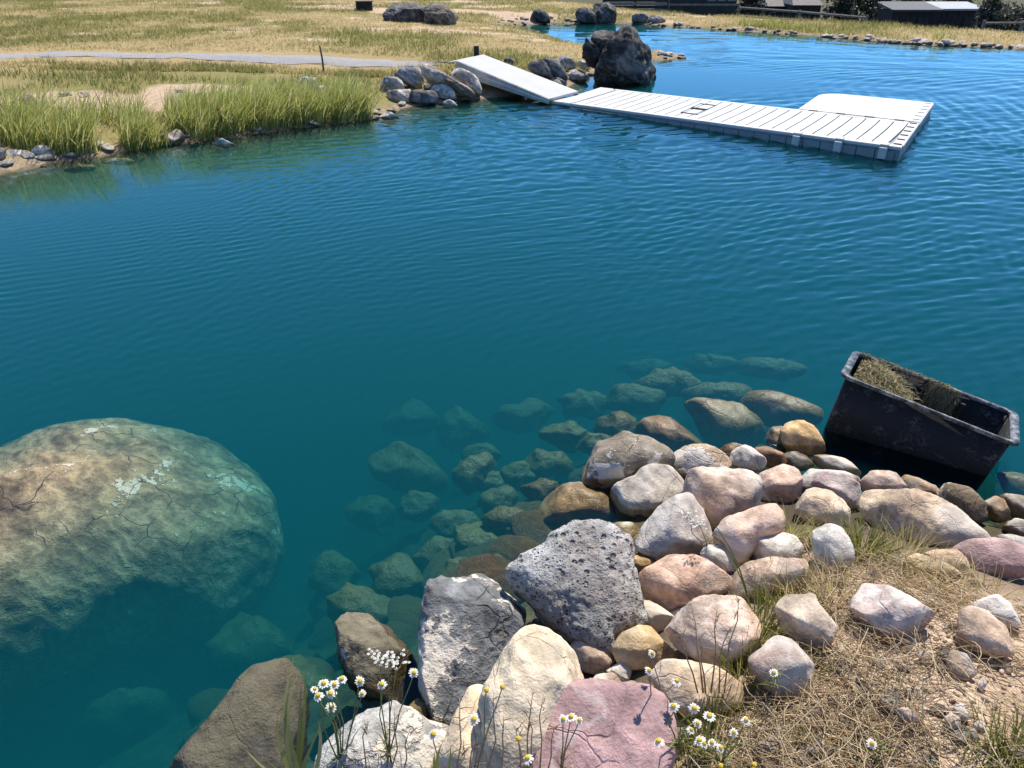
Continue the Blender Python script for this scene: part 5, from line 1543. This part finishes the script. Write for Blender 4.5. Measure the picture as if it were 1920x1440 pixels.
def reed_blades(px, py, heads, label, width, colr_t, zb):
    """a few big curved blades, each aimed at a picture point but standing on the bank"""
    p0 = on_plane(px, py, zb)
    V, F_, tn = [], [], []
    for (tx, ty, bow) in heads:
        dist_ = np.linalg.norm(p0 - EYEP) * 0.96
        tip = EYEP + ray(tx, ty) * dist_
        s0 = p0 + np.array([rs.uniform(-.03, .03), rs.uniform(-.02, .02), -0.02])
        m = 7; b0 = len(V); t_ = min(1, max(0, rs.gauss(colr_t, .12)))
        sidev = np.array([0.9, 0.3 * rs.uniform(-1, 1), 0.1])
        for i in range(m):
            s_ = i / (m - 1)
            c_ = s0 * (1 - s_) + tip * s_ + np.array([bow, 0, 0.05 * abs(bow) / .05]) * math.sin(math.pi * s_) * 0.5
            w = width * (1 - s_ ** 2.2) * 0.5 + 0.0004
            V.append(c_ - sidev * w); V.append(c_ + sidev * w); tn += [t_, t_]
        for i in range(m - 1):
            F_.append((b0 + 2 * i, b0 + 2 * i + 1, b0 + 2 * i + 3, b0 + 2 * i + 2))
    V = np.array(V) - p0
    o = empty('grass_tuft', p0, label, 'grass tuft')
    for i in range(len(heads)):
        me = np_mesh('blade', V[14 * i:14 * i + 14], np.array(F_[6 * i:6 * i + 6]) - 14 * i, True)
        at_ = me.attributes.new('tint', 'FLOAT', 'POINT'); at_.data.foreach_set('value', np.array(tn[14 * i:14 * i + 14], np.float32))
        link('blade', me, tuft_mat, o)
    return tag(o, label, 'grass tuft')


reed_blades(560, 1470, [(551, 1232, -.05), (572, 1245, .02), (558, 1262, -.06), (565, 1280, .0), (540, 1300, -.04), (596, 1348, .03), (604, 1350, .0), (520, 1340, -.03), (460, 1405, -.02), (493, 1420, .0)],
            'tall yellow-green grass blades rising in front of the dark grey rock', 0.012, 0.5, 0.22)
reed_blades(840, 1480, [(828, 1395, -.02), (845, 1400, .02), (815, 1410, -.03)], 'broad green leaves below the cream pointed rock', 0.010, 0.15, 0.3)
reed_blades(1660, 1400, [(1752, 1075, 0.0)], 'single dead straw stalk standing upright in the soil', 0.004, 0.95, 0.3)
reed_blades(1735, 1430, [(1730, 1240, 0.0), (1575, 1235, -.01)], 'pair of thin dead stalks near the frame bottom', 0.004, 0.95, 0.3)
reed_blades(1425, 1170, [(1322, 960, 0.05), (1345, 1010, 0.03)], 'long green stalk arching over the small oval grey cobble', 0.006, 0.3, 0.2)

def dry_stalks(base_px, zb, tips, label):
    p0 = on_plane(base_px[0], base_px[1], zb)
    root = empty('dry_plant', p0, label, 'dry plant')
    D0 = np.linalg.norm(p0 - EYEP)
    for (tx, ty, bx_) in tips:
        b0 = on_plane(bx_, base_px[1], zb) - p0
        tip = EYEP + ray(tx, ty) * D0 * 0.94 - p0
        bm = bmesh.new()
        md = (b0 + tip) / 2 + np.array([rs.uniform(-.02, .02), 0, 0])
        tube_bm([b0 + np.array([0, 0, -.02]), (b0 + md) / 2, md, (md + tip) / 2 + np.array([rs.uniform(-.01, .01), 0, 0]), tip], [0.0024, 0.0021, 0.0018, 0.0014, 0.0008], 5, bm)
        for k in range(4):
            f_ = rs.uniform(.35, .95); c_ = md * (1 - f_) + tip * f_
            e_ = c_ + np.array([rs.uniform(-.035, .035), rs.uniform(-.02, .02), rs.uniform(.01, .035)])
            tube_bm([c_, (c_ + e_) / 2 + np.array([0, 0, .004]), e_], [0.0012, 0.0010, 0.0006], 4, bm)
        link('stalk', bm_mesh('stalk', bm, True), simple_mat('dead stalk', (0.36, 0.25, 0.14), 0.85, 0.3, 40) if 'dead stalk' not in bpy.data.materials else bpy.data.materials['dead stalk'], root)


dry_stalks((900, 1475), 0.3, [(862, 1310, 850), (925, 1300, 905), (895, 1385, 880), (945, 1345, 935), (870, 1400, 875)], 'brown dead stalks in front of the cream pointed rock')
dry_stalks((1010, 1475), 0.3, [(985, 1330, 1000), (1020, 1300, 1010), (1040, 1360, 1020), (1000, 1290, 990), (965, 1360, 975)], 'brown dead stalks in front of the cone-shaped cream rock')
dry_stalks((700, 1475), 0.2, [(690, 1350, 690), (740, 1330, 725), (770, 1365, 750), (720, 1390, 715)], 'brown dead stalks over the knobbly white rock')
dry_stalks((1330, 1290), 0.3, [(1295, 1130, 1320), (1345, 1140, 1335), (1370, 1175, 1350), (1310, 1190, 1325), (1385, 1120, 1360), (1275, 1180, 1310)], 'reddish dead stalks in front of the large creamy pink cobble')

stem_mat = simple_mat('daisy stem', (0.20, 0.22, 0.07), 0.7, 0.3, 30)
dry_stem = simple_mat('dry stem', (0.26, 0.20, 0.11), 0.8, 0.3, 30)
petal_mat = bpy.data.materials.new('white petals'); N = NT(petal_mat)
pb = N.principled((0.82, 0.82, 0.78), 0.6, None, 0.3)
tr = N.n('ShaderNodeBsdfTranslucent'); tr.inputs[0].default_value = (0.8, 0.8, 0.74, 1)
mx = N.n('ShaderNodeMixShader'); mx.inputs[0].default_value = 0.3
N.l(pb.outputs[0], mx.inputs[1]); N.l(tr.outputs[0], mx.inputs[2]); N.out(mx.outputs[0])
disc_mat = simple_mat('yellow disc', (0.72, 0.50, 0.05), 0.75, 0.25, 300, 0.6)


def petals_mesh(n, rad, inner, droop, seed):
    g = random.Random(seed); V, F_ = [], []
    for i in range(n):
        a = 2 * math.pi * i / n + g.uniform(-.1, .1); L1 = rad * g.uniform(0.85, 1.08); w = 1.9 * rad / n * 2.3 * .5
        dx, dy = math.cos(a), math.sin(a); tx, ty = -dy, dx
        d = droop * g.uniform(0.5, 1.5)
        prof = [(inner * .7, 0.35, 0), (rad * .6, 1.0, -d * .3), (L1 * .92, 0.75, -d * .8), (L1, 0.3, -d)]
        b = len(V)
        for (rr_, ww, z) in prof:
            V += [(dx * rr_ - tx * w * ww, dy * rr_ - ty * w * ww, z), (dx * rr_, dy * rr_, z - 0.0006), (dx * rr_ + tx * w * ww, dy * rr_ + ty * w * ww, z)]
        for k in range(3):
            F_ += [(b + 3 * k, b + 3 * k + 1, b + 3 * k + 4, b + 3 * k + 3), (b + 3 * k + 1, b + 3 * k + 2, b + 3 * k + 5, b + 3 * k + 4)]
    me = np_mesh('petals', V, F_, True); me.materials.append(petal_mat)
    return me


PET = [petals_mesh(12, 0.0125, 0.005, 0.002 + 0.002 * k, k) for k in range(3)]


def dome(rad, hgt_):
    bm = bmesh.new(); bmesh.ops.create_uvsphere(bm, u_segments=10, v_segments=6, radius=rad, matrix=Matrix.Diagonal((1, 1, hgt_ / rad, 1)))
    return bm_mesh('disc', bm, True)


DISC = dome(0.0058, 0.0042); DISC.materials.append(disc_mat)
BUD = dome(0.005, 0.005); BUD.materials.append(disc_mat)


def daisy(base_px, zb, heads, label, dry=False, k_=1.0):
    p0 = on_plane(base_px[0], base_px[1], zb)
    root = empty('daisy_plant', p0, label, 'daisy', 'daisies on the near bank')
    bm = bmesh.new()
    D0 = np.linalg.norm(p0 - EYEP)
    for (hx_, hy_, kind) in heads:
        d_ = ray(hx_, hy_)
        tip = EYEP + d_ * (D0 * rs.uniform(0.90, 0.95)) - p0
        mid = tip * 0.55 + np.array([rs.uniform(-.02, .02), rs.uniform(-.02, .02), -0.01])
        tube_bm([(rs.uniform(-.008, .008), rs.uniform(-.008, .008), -0.02), mid * .5, mid, tip * .85 + mid * .05, tip], [0.0022, 0.0019, 0.0016, 0.0014, 0.0013], 5, bm)
        if kind == 'f':
            h_ = bpy.data.objects.new('flower_head', PET[rs.randrange(3)]); COL.objects.link(h_); h_.parent = root
            h_.location = tip
            nrm_ = Vector((rs.uniform(-.5, .5), rs.uniform(-.5, .25), 1.0)).normalized()
            h_.rotation_euler = nrm_.to_track_quat('Z', 'Y').to_euler()
            s_ = rs.uniform(0.8, 1.15) * k_; h_.scale = (s_,) * 3
            dd = bpy.data.objects.new('disc', DISC); COL.objects.link(dd); dd.parent = h_; dd.location = (0, 0, 0.002)
        elif kind == 'b':
            h_ = bpy.data.objects.new('bud', BUD); COL.objects.link(h_); h_.parent = root; h_.location = tip; h_.scale = (1.2 * k_,) * 3
        else:                                            # flat cluster of tiny florets
            for j in range(16):
                h_ = bpy.data.objects.new('floret', PET[j % 3]); COL.objects.link(h_); h_.parent = root
                h_.location = tip + np.array([rs.uniform(-.03, .03), rs.uniform(-.015, .015), rs.uniform(-.012, .012)])
                h_.scale = (0.33,) * 3
    # feathery side leaves
    for j in range(14):
        a = rs.uniform(0, 6.28); L1 = rs.uniform(0.02, 0.05); z0 = rs.uniform(0.0, 0.07)
        tube_bm([(0, 0, z0), (L1 * .5 * math.cos(a), L1 * .5 * math.sin(a), z0 + .01), (L1 * math.cos(a), L1 * math.sin(a), z0 + .008)], [0.0016, 0.0013, 0.0006], 4, bm)
    link('stem', bm_mesh('stem', bm, True), dry_stem if dry else stem_mat, root)
    return root


daisy((640, 1440), 0.15, [(597, 1304, 'f'), (627, 1283, 'f'), (641, 1273, 'f'), (607, 1281, 'f'), (621, 1326, 'f'), (620, 1300, 'f'), (679, 1300, 'f'), (675, 1277, 'f'), (590, 1292, 'f')],
      'daisy cluster with many blooms before the knobbly white rock')
daisy((730, 1420), 0.2, [(716, 1283, 'f'), (776, 1261, 'f'), (712, 1228, 'u'), (745, 1232, 'u'), (728, 1240, 'u')], 'daisy plant with a pale floret spray left of the blocky rock')
daisy((800, 1470), 0.25, [(813, 1376, 'f')], 'single daisy with a yellow centre over the knobbly white rock')
daisy((885, 1470), 0.28, [(889, 1348, 'f'), (912, 1294, 'b'), (942, 1288, 'b')], 'daisy with one bloom and two yellow buds before the cream rocks', True)
daisy((985, 1480), 0.3, [(972, 1385, 'b'), (989, 1421, 'f')], 'low daisy at the left edge of the purple slab', True)
daisy((1050, 1460), 0.33, [(1071, 1344, 'f'), (1086, 1350, 'f'), (1056, 1348, 'f')], 'dark-stemmed daisy standing in front of the purple slab', True)
daisy((1275, 1400), 0.33, [(1235, 1390, 'f'), (1263, 1324, 'f'), (1302, 1328, 'f'), (1308, 1356, 'f'), (1296, 1368, 'f'), (1312, 1388, 'f')], 'bushy daisy plant at the right end of the purple slab')
daisy((1225, 1330), 0.3, [(1223, 1225, 'f'), (1217, 1257, 'f'), (1269, 1277, 'f')], 'leaning daisy over the golden banded cobble', True)
daisy((1355, 1430), 0.33, [(1330, 1342, 'f'), (1335, 1392, 'f'), (1320, 1394, 'f'), (1351, 1402, 'f'), (1376, 1373, 'f'), (1399, 1350, 'f'), (1351, 1436, 'b'), (1414, 1434, 'b')], 'daisy plant in the grass right of the purple slab')
daisy((1450, 1290), 0.33, [(1451, 1261, 'f')], 'lone daisy against the purple-brown boulder')
daisy((1640, 1430), 0.33, [(1635, 1394, 'f')], 'lone daisy in the straw near the frame bottom')
daisy((1330, 1030), 0.15, [(1290, 965, 'u'), (1310, 980, 'u')], 'pale floret spray over the large pale grey-pink cobble', True, 0.8)


def seedhead(px, py, tipx, tipy, label):
    p0 = ground_hit(px, py)
    D0 = np.linalg.norm(p0 - EYEP)
    tip = EYEP + ray(tipx, tipy) * D0 * 0.95 - p0
    root = empty('seed_grass', p0, label, 'grass stalk', 'seed-head stalks before the tub')
    link('stem', bm_mesh('stem', tube_bm([(0, 0, -0.02), tip * .5 + np.array([.006, 0, 0]), tip * .8], [0.0015, 0.0012, 0.001], 5)), dry_stem, root)
    bm = bmesh.new()
    for j in range(9):
        s_ = 0.74 + 0.26 * j / 8
        c_ = tip * s_
        a = rs.uniform(0, 6.28)
        tube_bm([c_, c_ + np.array([.006 * math.cos(a), .006 * math.sin(a), .012]), c_ + np.array([.007 * math.cos(a), .007 * math.sin(a), .02])], [0.0014, 0.0026, 0.0006], 5, bm)
    link('seed_head', bm_mesh('seed_head', bm, True), straw_mat if False else simple_mat('seed husk', (0.5, 0.45, 0.34), 0.8, 0.2, 60) if 'seed husk' not in bpy.data.materials else bpy.data.materials['seed husk'], root)


seedhead(1618, 905, 1610, 858, 'short seed-head stalk, leftmost of three before the tub')
seedhead(1645, 890, 1634, 846, 'seed-head stalk in the middle of three before the tub')
seedhead(1670, 890, 1676, 838, 'tallest seed-head stalk, rightmost of three before the tub')
seedhead(1872, 935, 1862, 888, 'seed-head stalk by the tub end and white-chipped boulder')

# ------------------------------------------------------------------ beyond the dam: sheds, house, fence, trees, car
wall_dark = simple_mat('dark stained boards', (0.030, 0.030, 0.030), 0.85, 0.3, 3)
wall_green = simple_mat('dark green boards', (0.028, 0.038, 0.033), 0.8, 0.25, 3)
roof_blue = simple_mat('blue-grey sheet roof', (0.06, 0.072, 0.082), 0.7, 0.12, 2)
roof_pale = simple_mat('pale sheet roof', (0.32, 0.35, 0.37), 0.6, 0.12, 2)
roof_grey = simple_mat('grey shingle roof', (0.20, 0.185, 0.17), 0.85, 0.2, 5)
glass_mat = simple_mat('window glass', (0.02, 0.03, 0.03), 0.1, 0.1, 2, 0.0, 0.8)
rail_mat = simple_mat('weathered rail', (0.20, 0.185, 0.165), 0.9, 0.3, 6)
frame_mat = simple_mat('window frame paint', (0.22, 0.24, 0.22), 0.7, 0.1)


def far(px, py, Y):
    """point on the ray through a picture point at depth Y"""
    d = ray(px, py)
    return EYEP + d * (Y / d[1])


def shed(px0, px1, ytop, Y, roofm, wallm, label, drop, depth=2.6, rotz=0.0):
    a, b = far(px0, ytop, Y), far(px1, ytop, Y)
    W = b[0] - a[0]; cx = (a[0] + b[0]) / 2; zt = a[2]
    zg = hgt(cx, Y + 2) - 0.1
    H_ = zt - zg - drop
    s = empty('shed', (cx, Y + depth / 2, zg), label, 'shed')
    s.rotation_euler[2] = rotz
    wl = link('wall', bm_mesh('wall', box_bm(0, 0, H_ / 2, W * .94, depth * .94, H_)), wallm, s)
    bm = bmesh.new()                                    # mono-pitch roof falling towards the pond
    x_, y_ = W / 2 + .1, depth / 2 + .2
    lo = [bm.verts.new(v) for v in ((-x_, -y_, H_ + 0.005), (x_, -y_, H_ + 0.005), (x_, y_, H_ + drop), (-x_, y_, H_ + drop))]
    hi = [bm.verts.new(v.co + Vector((0, 0, 0.12))) for v in lo]
    bm.faces.new(hi); bm.faces.new(lo[::-1])
    for k in range(4): bm.faces.new((lo[k], lo[(k + 1) % 4], hi[(k + 1) % 4], hi[k]))
    link('roof', bm_mesh('roof', bm), roofm, s)
    dr = link('door', bm_mesh('door', box_bm(W * .2, -depth * .47 - 0.03, H_ * .42, W * .22, 0.05, H_ * .84)), wall_green, s)
    link('handle', bm_mesh('handle', box_bm(W * .12, -depth * .47 - 0.07, H_ * .42, 0.06, 0.06, 0.2)), rail_mat, dr)
    for k in range(7):
        link('board', bm_mesh('board', box_bm(-W * .45 + W * .13 * k, -depth * .47 - 0.012, H_ * .5, 0.05, 0.02, H_ * .98)), wallm, s)
    return s


shed(1676, 1766, 11, 58, roof_blue, wall_dark, 'dark shed with a blue-grey roof beyond the far bank', 0.35)
shed(1768, 1848, 11, 60, roof_pale, wall_dark, 'dark shed with a pale roof, right of the blue-grey one', 0.3)


def house(px0, px1, ytop, Y, label, depth=6.0, roofh=1.1):
    a, b = far(px0, ytop, Y), far(px1, ytop, Y)
    W = b[0] - a[0]; cx = (a[0] + b[0]) / 2; zg = hgt(cx, Y + 2) - 0.1
    H_ = a[2] - zg
    s = empty('house', (cx, Y + depth / 2, zg), label, 'house')
    link('wall', bm_mesh('wall', box_bm(0, 0, H_ / 2, W * .92, depth * .9, H_)), wall_dark, s)
    bm = bmesh.new(); x_, y_ = W / 2, depth / 2
    lo = [bm.verts.new(v) for v in ((-x_, -y_, H_ + .01), (x_, -y_, H_ + .01), (x_, y_, H_ + .01), (-x_, y_, H_ + .01))]
    rg = [bm.verts.new(v) for v in ((-x_ * .6, 0, H_ + roofh), (x_ * .6, 0, H_ + roofh))]
    bm.faces.new((lo[0], lo[1], rg[1], rg[0])); bm.faces.new((lo[2], lo[3], rg[0], rg[1])); bm.faces.new((lo[1], lo[2], rg[1])); bm.faces.new((lo[3], lo[0], rg[0])); bm.faces.new(lo[::-1])
    rf = link('roof', bm_mesh('roof', bm), roof_grey, s)
    link('chimney', bm_mesh('chimney', box_bm(W * .15, 0.6, H_ + roofh, .5, .5, 1.0)), wall_dark, rf)
    for k in (-1, 1):
        w_ = link('window', bm_mesh('window', box_bm(k * W * .22, -depth * .45 - .02, H_ * .6, W * .2, .05, H_ * .35)), frame_mat, s)
        link('pane', bm_mesh('pane', box_bm(k * W * .22, -depth * .45 - .05, H_ * .6, W * .17, .03, H_ * .3)), glass_mat, w_)
    return s


house(1437, 1494, 12, 72, 'grey-roofed dark cottage beyond the far bank, left of two')
house(1487, 1545, 10, 70, 'grey-roofed dark cottage beside the big dark trees')
# dark barn with a framed window, and a plank wall left of it
a, b = far(1258, 14, 48), far(1384, 17, 48)
zg = hgt((a[0] + b[0]) / 2, 50)
barn = empty('barn', ((a[0] + b[0]) / 2, 51, zg), 'long dark green barn with framed windows behind the far grass', 'barn')
W = b[0] - a[0]; H_ = 2.6 + (a[2] - zg)
link('wall', bm_mesh('wall', box_bm(0, 0, H_ / 2, W, 5, H_)), wall_green, barn)
bm = bmesh.new()
for s_ in (-1, 1):
    box_bm(0, 0, 0, 0.01, 0.01, 0.01, bm=bm)
bm.free()
bm = bmesh.new(); x_, y_ = W / 2 + .3, 2.9
lo = [bm.verts.new(v) for v in ((-x_, -y_, H_ + .01), (x_, -y_, H_ + .01), (x_, y_, H_ + .01), (-x_, y_, H_ + .01))]
rg = [bm.verts.new((-x_, 0, H_ + .9)), bm.verts.new((x_, 0, H_ + .9))]
bm.faces.new((lo[0], lo[1], rg[1], rg[0])); bm.faces.new((lo[2], lo[3], rg[0], rg[1])); bm.faces.new((lo[1], lo[2], rg[1])); bm.faces.new((lo[3], lo[0], rg[0])); bm.faces.new(lo[::-1])
link('roof', bm_mesh('roof', bm), roof_grey, barn)
link('base_board', bm_mesh('base_board', box_bm(0, -2.55, a[2] - zg + .12, W * 1.02, .08, .12)), rail_mat, barn)
for k in range(3):
    w_ = link('window', bm_mesh('window', box_bm(W * (0.12 + 0.15 * k), -2.53, a[2] - zg + .75, W * .12, .06, .9)), frame_mat, barn)
    link('pane', bm_mesh('pane', box_bm(W * (0.12 + 0.15 * k), -2.57, a[2] - zg + .75, W * .09, .04, .72)), glass_mat, w_)
a, b = far(1130, 10, 44), far(1252, 10, 44)
zg = hgt((a[0] + b[0]) / 2, 44)
pw = empty('plank_wall', ((a[0] + b[0]) / 2, 44, zg), 'weathered plank wall left of the green barn', 'wall')
for k in range(9):
    link('plank', bm_mesh('plank', box_bm(rs.uniform(-.05, .05), rs.uniform(-.02, .02), a[2] - zg + .1 + 0.16 * k - 0.5, (b[0] - a[0]), .05, .14)), rail_mat if k % 2 else wall_dark, pw)
for k in (-1, 0, 1):
    link('post', bm_mesh('post', box_bm(k * (b[0] - a[0]) * .48, .08, (a[2] - zg) * .5 + .4, .14, .1, a[2] - zg + 1.2)), wall_dark, pw)


def rail_fence(pts, Y0, Y1, label):
    (x0, y0), (x1, y1) = pts
    A, B = far(x0, y0, Y0), far(x1, y1, Y1)
    rt = empty('rail_fence', A, label, 'fence')
    D = B - A; n = max(2, int(np.linalg.norm(D) / 2.2))
    for k in range(n + 1):
        p_ = D * k / n
        gz = hgt(A[0] + p_[0], A[1] + p_[1]) - A[2]
        link('post', bm_mesh('post', box_bm(p_[0], p_[1], (gz - .2 + p_[2] + .1) / 2, .1, .1, abs(p_[2] + .1 - gz + .2))), rail_mat, rt)
    for dz in (0.0, -0.35, -0.7):
        link('rail', bm_mesh('rail', tube_bm([(0, -.07, dz), tuple(D * .5 + np.array([0, -.07, dz + .02])), tuple(D + np.array([0, -.07, dz]))], 0.05, 6)), rail_mat, rt)


rail_fence([(1386, 14), (1625, 33)], 40, 36, 'weathered rail fence below the grey-roofed cottages')
rail_fence([(1845, 43), (1990, 44)], 33, 33, 'low rail fence right of the pale-roofed shed')

# parked car beside the shed
cp = far(1668, 34, 66); cz = hgt(cp[0], 66)
car = empty('parked_car', (cp[0], 66, cp[2] - 0.95), 'pale green-grey parked car left of the blue-grey shed', 'car')
car_mat = simple_mat('car paint', (0.16, 0.20, 0.19), 0.3, 0.05, 2, 0.0, 0.6)
cw, cl_ = 1.75, 4.2
bm = loft([[(x * .96, y, .25) for x, y in rrect(cw, cl_, .25)], [(x, y, .5) for x, y in rrect(cw, cl_, .3)], [(x * .98, y, .85) for x, y in rrect(cw, cl_, .35)], [(x * .9, y * .96, .92) for x, y in rrect(cw, cl_, .35)]], True, True)
link('body', bm_mesh('body', bm, True), car_mat, car)
bm = loft([[(x, y + .2, .9) for x, y in rrect(cw * .88, 2.5, .3)], [(x, y + .2, 1.38) for x, y in rrect(cw * .72, 1.7, .3)], [(x, y + .2, 1.45) for x, y in rrect(cw * .62, 1.4, .3)]], True, True)
link('cabin', bm_mesh('cabin', bm, True), car_mat, car)
ws = link('windscreen', bm_mesh('windscreen', box_bm(0, 0, 0, cw * .68, .03, .45)), glass_mat, car)
ws.location = (0, -.87, 1.16); ws.rotation_euler[0] = math.radians(-40)
for sx in (-1, 1):
    for yy in (-1.3, 1.3):
        bm = bmesh.new(); bmesh.ops.create_cone(bm, cap_ends=True, segments=16, radius1=.31, radius2=.31, depth=.2, matrix=Matrix.Translation((sx * .8, yy, .31)) @ Matrix.Rotation(math.pi / 2, 4, 'Y'))
        wh = link('wheel', bm_mesh('wheel', bm), blk_mat, car)
        bm = bmesh.new(); bmesh.ops.create_cone(bm, cap_ends=True, segments=12, radius1=.18, radius2=.16, depth=.03, matrix=Matrix.Translation((sx * .91, yy, .31)) @ Matrix.Rotation(math.pi / 2, 4, 'Y'))
        link('rim', bm_mesh('rim', bm), alu_mat, wh)
    link('headlight', bm_mesh('headlight', box_bm(sx * .62, -cl_ / 2 + .02, .66, .3, .08, .16, .03)), glass_mat, car)

bark = simple_mat('bark', (0.16, 0.13, 0.10), 0.95, 0.3, 6)
crown_mats = [leaf_mat('dark tree leaves', (0.012, 0.016, 0.010), (0.035, 0.042, 0.025), (0.09, 0.095, 0.07), 0.2),
              leaf_mat('grey-green tree leaves', (0.04, 0.05, 0.035), (0.10, 0.11, 0.08), (0.24, 0.24, 0.19), 0.25)]


def tree(px, py, Y, Hh, rad, label, kind, seed):
    g = np.random.default_rng(seed)
    p_ = far(px, py, Y); zg = hgt(p_[0], Y) - 0.05
    t_ = empty('tree', (p_[0], Y, zg), label, 'tree', 'trees beyond the dam')
    bm = tube_bm([(0, 0, -.2), (.1, 0, Hh * .3), (-.1, .1, Hh * .6), (0, 0, Hh * .9)], [.2, .16, .1, .04], 8)
    for k in range(9):
        a = g.uniform(0, 6.28); z0 = Hh * g.uniform(.2, .75); L1 = rad * g.uniform(.6, 1.0)
        tube_bm([(0, 0, z0), (L1 * .5 * math.cos(a), L1 * .5 * math.sin(a), z0 + .35), (L1 * math.cos(a), L1 * math.sin(a), z0 + .5)], [.07, .05, .02], 6, bm)
    link('trunk', bm_mesh('trunk', bm, True), bark, t_)
    n = 3200
    cl = g.normal(0, 1, (70, 3)); cl /= np.linalg.norm(cl, axis=1, keepdims=True)
    cl *= g.uniform(.45, 1.0, (70, 1)); cl = cl * np.array([rad, rad, Hh * .42]) + np.array([0, 0, Hh * .58])
    c_ = cl[g.integers(0, 70, n)] + g.normal(0, rad * .14, (n, 3))
    d1 = g.normal(0, 1, (n, 3)); d1 /= np.linalg.norm(d1, axis=1, keepdims=True)
    d2 = np.cross(d1, g.normal(0, 1, (n, 3))); d2 /= np.linalg.norm(d2, axis=1, keepdims=True)
    s_ = g.uniform(.06, .13, (n, 1))
    V = np.stack([c_ - d1 * s_, c_ + d2 * s_ * .6, c_ + d1 * s_, c_ - d2 * s_ * .6], 1).reshape(-1, 3)
    me = np_mesh('crown', V, np.arange(n * 4).reshape(-1, 4))
    at_ = me.attributes.new('tint', 'FLOAT', 'POINT'); at_.data.foreach_set('value', np.repeat(np.clip(g.normal(.4, .25, n), 0, 1), 4).astype(np.float32))
    link('crown', me, crown_mats[kind], t_)


tree(1575, 10, 52, 4.4, 1.1, 'broad dark tree right of the cottages beyond the far bank', 0, 1)
tree(1612, 10, 55, 4.6, 1.3, 'dark tree with bare pale limbs left of the parked car', 0, 2)
tree(1648, 8, 64, 5.0, 1.2, 'grey-green tree behind the parked car', 1, 3)
tree(1405, 8, 62, 4.2, 1.0, 'dark shrub-like tree between green barn and cottages', 0, 4)
tree(1862, 14, 56, 4.2, 0.9, 'narrow grey tree right of the pale-roofed shed', 1, 5)
tree(1905, 22, 54, 3.2, 1.1, 'bushy grey-green tree at the upper right corner', 1, 6)
tree(1720, 0, 74, 4.6, 1.6, 'pale tree rising behind the blue-grey shed', 1, 7)
tree(1800, 0, 78, 4.8, 1.8, 'wide grey-green tree behind the pale-roofed shed', 1, 8)
